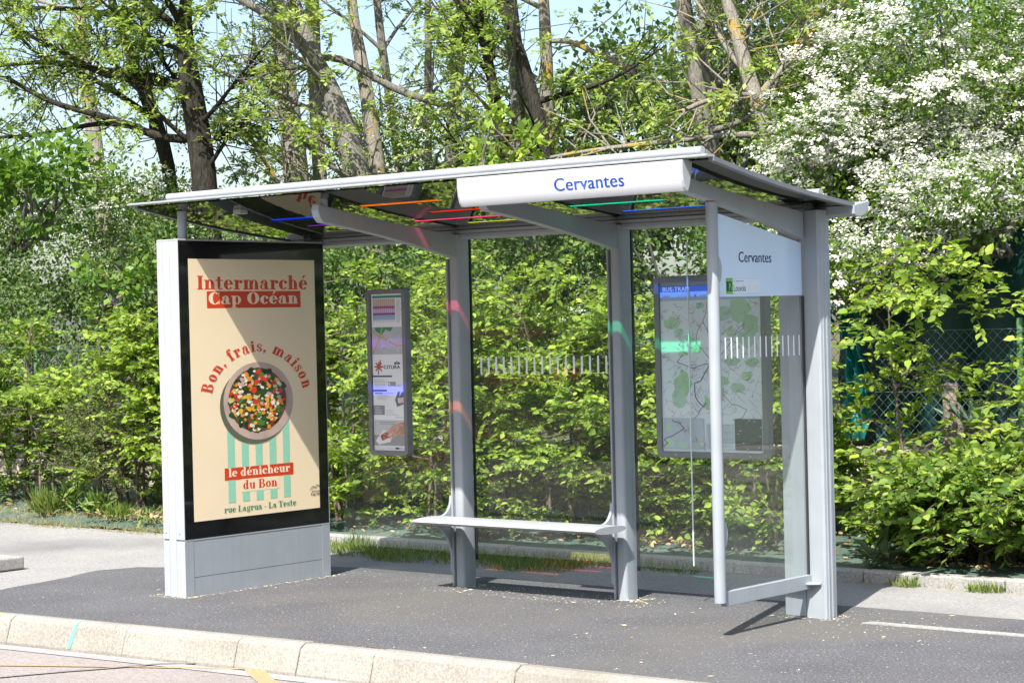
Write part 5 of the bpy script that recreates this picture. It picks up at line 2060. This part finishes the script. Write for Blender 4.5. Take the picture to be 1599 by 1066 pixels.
flatz = lambda x, y: -.006
P = scatter(6500, -3.3, .05, .80, 1.50, flatz, .5)
P2 = scatter(500, .05, .9, 1.25, 1.5, flatz, .2)
P = np.concatenate([P, P2])
o = quads_obj('grass', [blades(P, rng.uniform(.03, .10, len(P)), .006)], GRASS, None)
tag(o, 'short ragged grass strip between the pavement and the bed edging behind the shelter', 'grass', kind='stuff')
DRY = leaf_mat('dry_grass', [(0.20, 0.18, 0.07), (0.34, 0.28, 0.13), (0.22, 0.27, 0.07)], .3, .6)
P = np.concatenate([scatter(3600, -10.5, -3.6, 1.30, 1.66, flatz, .3), scatter(260, 1.9, 5.2, 1.40, 1.50, flatz)])
P = np.concatenate([P, scatter(2600, -10.5, -4.0, 1.60, 2.1, sheet_z)])
o = quads_obj('dry_grass', [blades(P, rng.uniform(.02, .075, len(P)), .006, .9)], DRY, None)
tag(o, 'dry straw-coloured grass along the pavement edge at the left', 'grass', kind='stuff')
# tufts and weeds, one by one
for (u, v_, Y, n_, h, kind, lab) in ((72, 800, 1.85, 420, .30, 'grass_tuft', 'thick fresh grass tuft at the foot of the thin left sapling'),
                                     (185, 810, 1.80, 200, .20, 'grass_tuft', 'grass tuft left of the advertising cabinet foot'),
                                     (558, 868, 1.40, 150, .16, 'grass_tuft', 'yellowish grass tuft on the kerb seen left of the timetable board'),
                                     (1412, 912, 1.45, 90, .10, 'grass_tuft', 'small grass tuft in the kerb joint right of the end post'),
                                     (1540, 925, 1.44, 110, .09, 'grass_tuft', 'small grass tuft in the kerb joint at the right edge')):
    p = at(u, v_, Y)
    z = sheet_z(0, Y) if Y > 1.6 else -.006
    rr_, aa_ = np.sqrt(rng.random(n_)), rng.uniform(0, 6.283, n_)
    P = np.stack([p[0] + rr_ * np.cos(aa_) * .15 * min(1, n_ / 200 + .3), Y + rr_ * np.sin(aa_) * .07, np.full(n_, z)], 1)
    o = quads_obj(kind, [blades(P, rng.uniform(.4, 1, n_) * h, .009, .45)], GRASS, None)
    tag(o, lab, 'grass tuft', 'grass tufts along the kerb')
for (u, v_, Y, n_, l, lab, mt) in ((150, 770, 1.95, 90, .20, 'feathery pale green weed in front of the hedge left of the cabinet', WEED),
                                   (110, 760, 2.0, 60, .24, 'tall jagged weed beside the grass tuft at the left', WEED),
                                   (1375, 860, 1.80, 16, .24, 'broad-leaved dull weed at the foot of the low bush right of the end post', leaf_mat('dock_leaf', [(0.12, 0.19, 0.08), (0.19, 0.26, 0.12), (0.23, 0.29, 0.16)], .25)),
                                   (230, 800, 1.78, 40, .13, 'small green weed close to the advertising cabinet base', WEED),
                                   (985, 872, 1.72, 40, .10, 'little weed on the green sheet below the route map', WEED)):
    p = at(u, v_, Y)
    z = sheet_z(0, Y)
    r = thing('weed', lab, 'weed', (p[0], Y, z), 'weeds in front of the hedge')
    P = np.stack([p[0] + rng.normal(size=n_) * .05, Y + rng.normal(size=n_) * .05, z + rng.uniform(0, l * .6, n_)], 1)
    D = rand_dirs(n_, .7)
    sz = l * rng.uniform(.5, 1.0, n_)
    quads_obj('foliage', [leaf_geo(P, D, UPV + rng.normal(size=(n_, 3)) * .5, sz, sz * (.30 if n_ < 20 else .17))], mt, r)
# dead leaves and petals
P = np.concatenate([scatter(1500, -9, 5, 1.75, 3.3, lambda x, y: sheet_z(x, y) + .03), scatter(160, -.4, .5, 2.0, 2.3, lambda x, y: sheet_z(x, y) + .035),
                    scatter(300, -6.2, -4.2, 1.7, 2.1, lambda x, y: sheet_z(x, y) + .03), scatter(200, 2.0, 3.2, 1.8, 2.6, lambda x, y: sheet_z(x, y) + .03)])
D = rand_dirs(len(P)) * np.array([1, 1, .25])
sz = rng.uniform(.025, .07, len(P))
o = quads_obj('dead_leaves', [leaf_geo(P, D, UPV + rng.normal(size=P.shape) * .35, sz, sz * .6)], DEADL, None)
tag(o, 'brown dead leaves lying on the green sheet under the hedge', 'dead leaves', kind='stuff')
PET = leaf_mat('fallen_petal', [(0.52, 0.44, 0.22), (0.62, 0.58, 0.44), (0.72, 0.71, 0.66)], .1, .8)
bz = lambda x, y: .003
P = np.concatenate([scatter(240, -.16, .08, -.06, .16, bz), scatter(240, 1.17, 1.43, -.06, .15, bz), scatter(260, 2.42, 2.86, -.14, .1, bz), scatter(200, -1.56, -1.2, -1.40, -1.2, bz), scatter(300, -1.27, -1.19, -1.35, .1, bz), scatter(520, -2.6, 5.5, -2.2, .4, lambda x, y: .003), scatter(420, -.2, 1.6, -.28, .12, lambda x, y: .003), scatter(130, 2.3, 3.8, -.7, .3, lambda x, y: .003)])
D = rand_dirs(len(P)) * np.array([1, 1, .03])
sz = rng.uniform(.006, .020, len(P)) * np.where(rng.random(len(P)) > .95, 2.2, 1)
o = quads_obj('fallen_petals', [leaf_geo(P, D, UPV + rng.normal(size=P.shape) * .12, sz, sz * .55, simple=True)], PET, None)
tag(o, 'pale fallen petals and bud scales scattered over the dark asphalt', 'petals', kind='stuff')
print('objects', len(bpy.data.objects), 'polys', sum(len(m.polygons) for m in bpy.data.meshes))
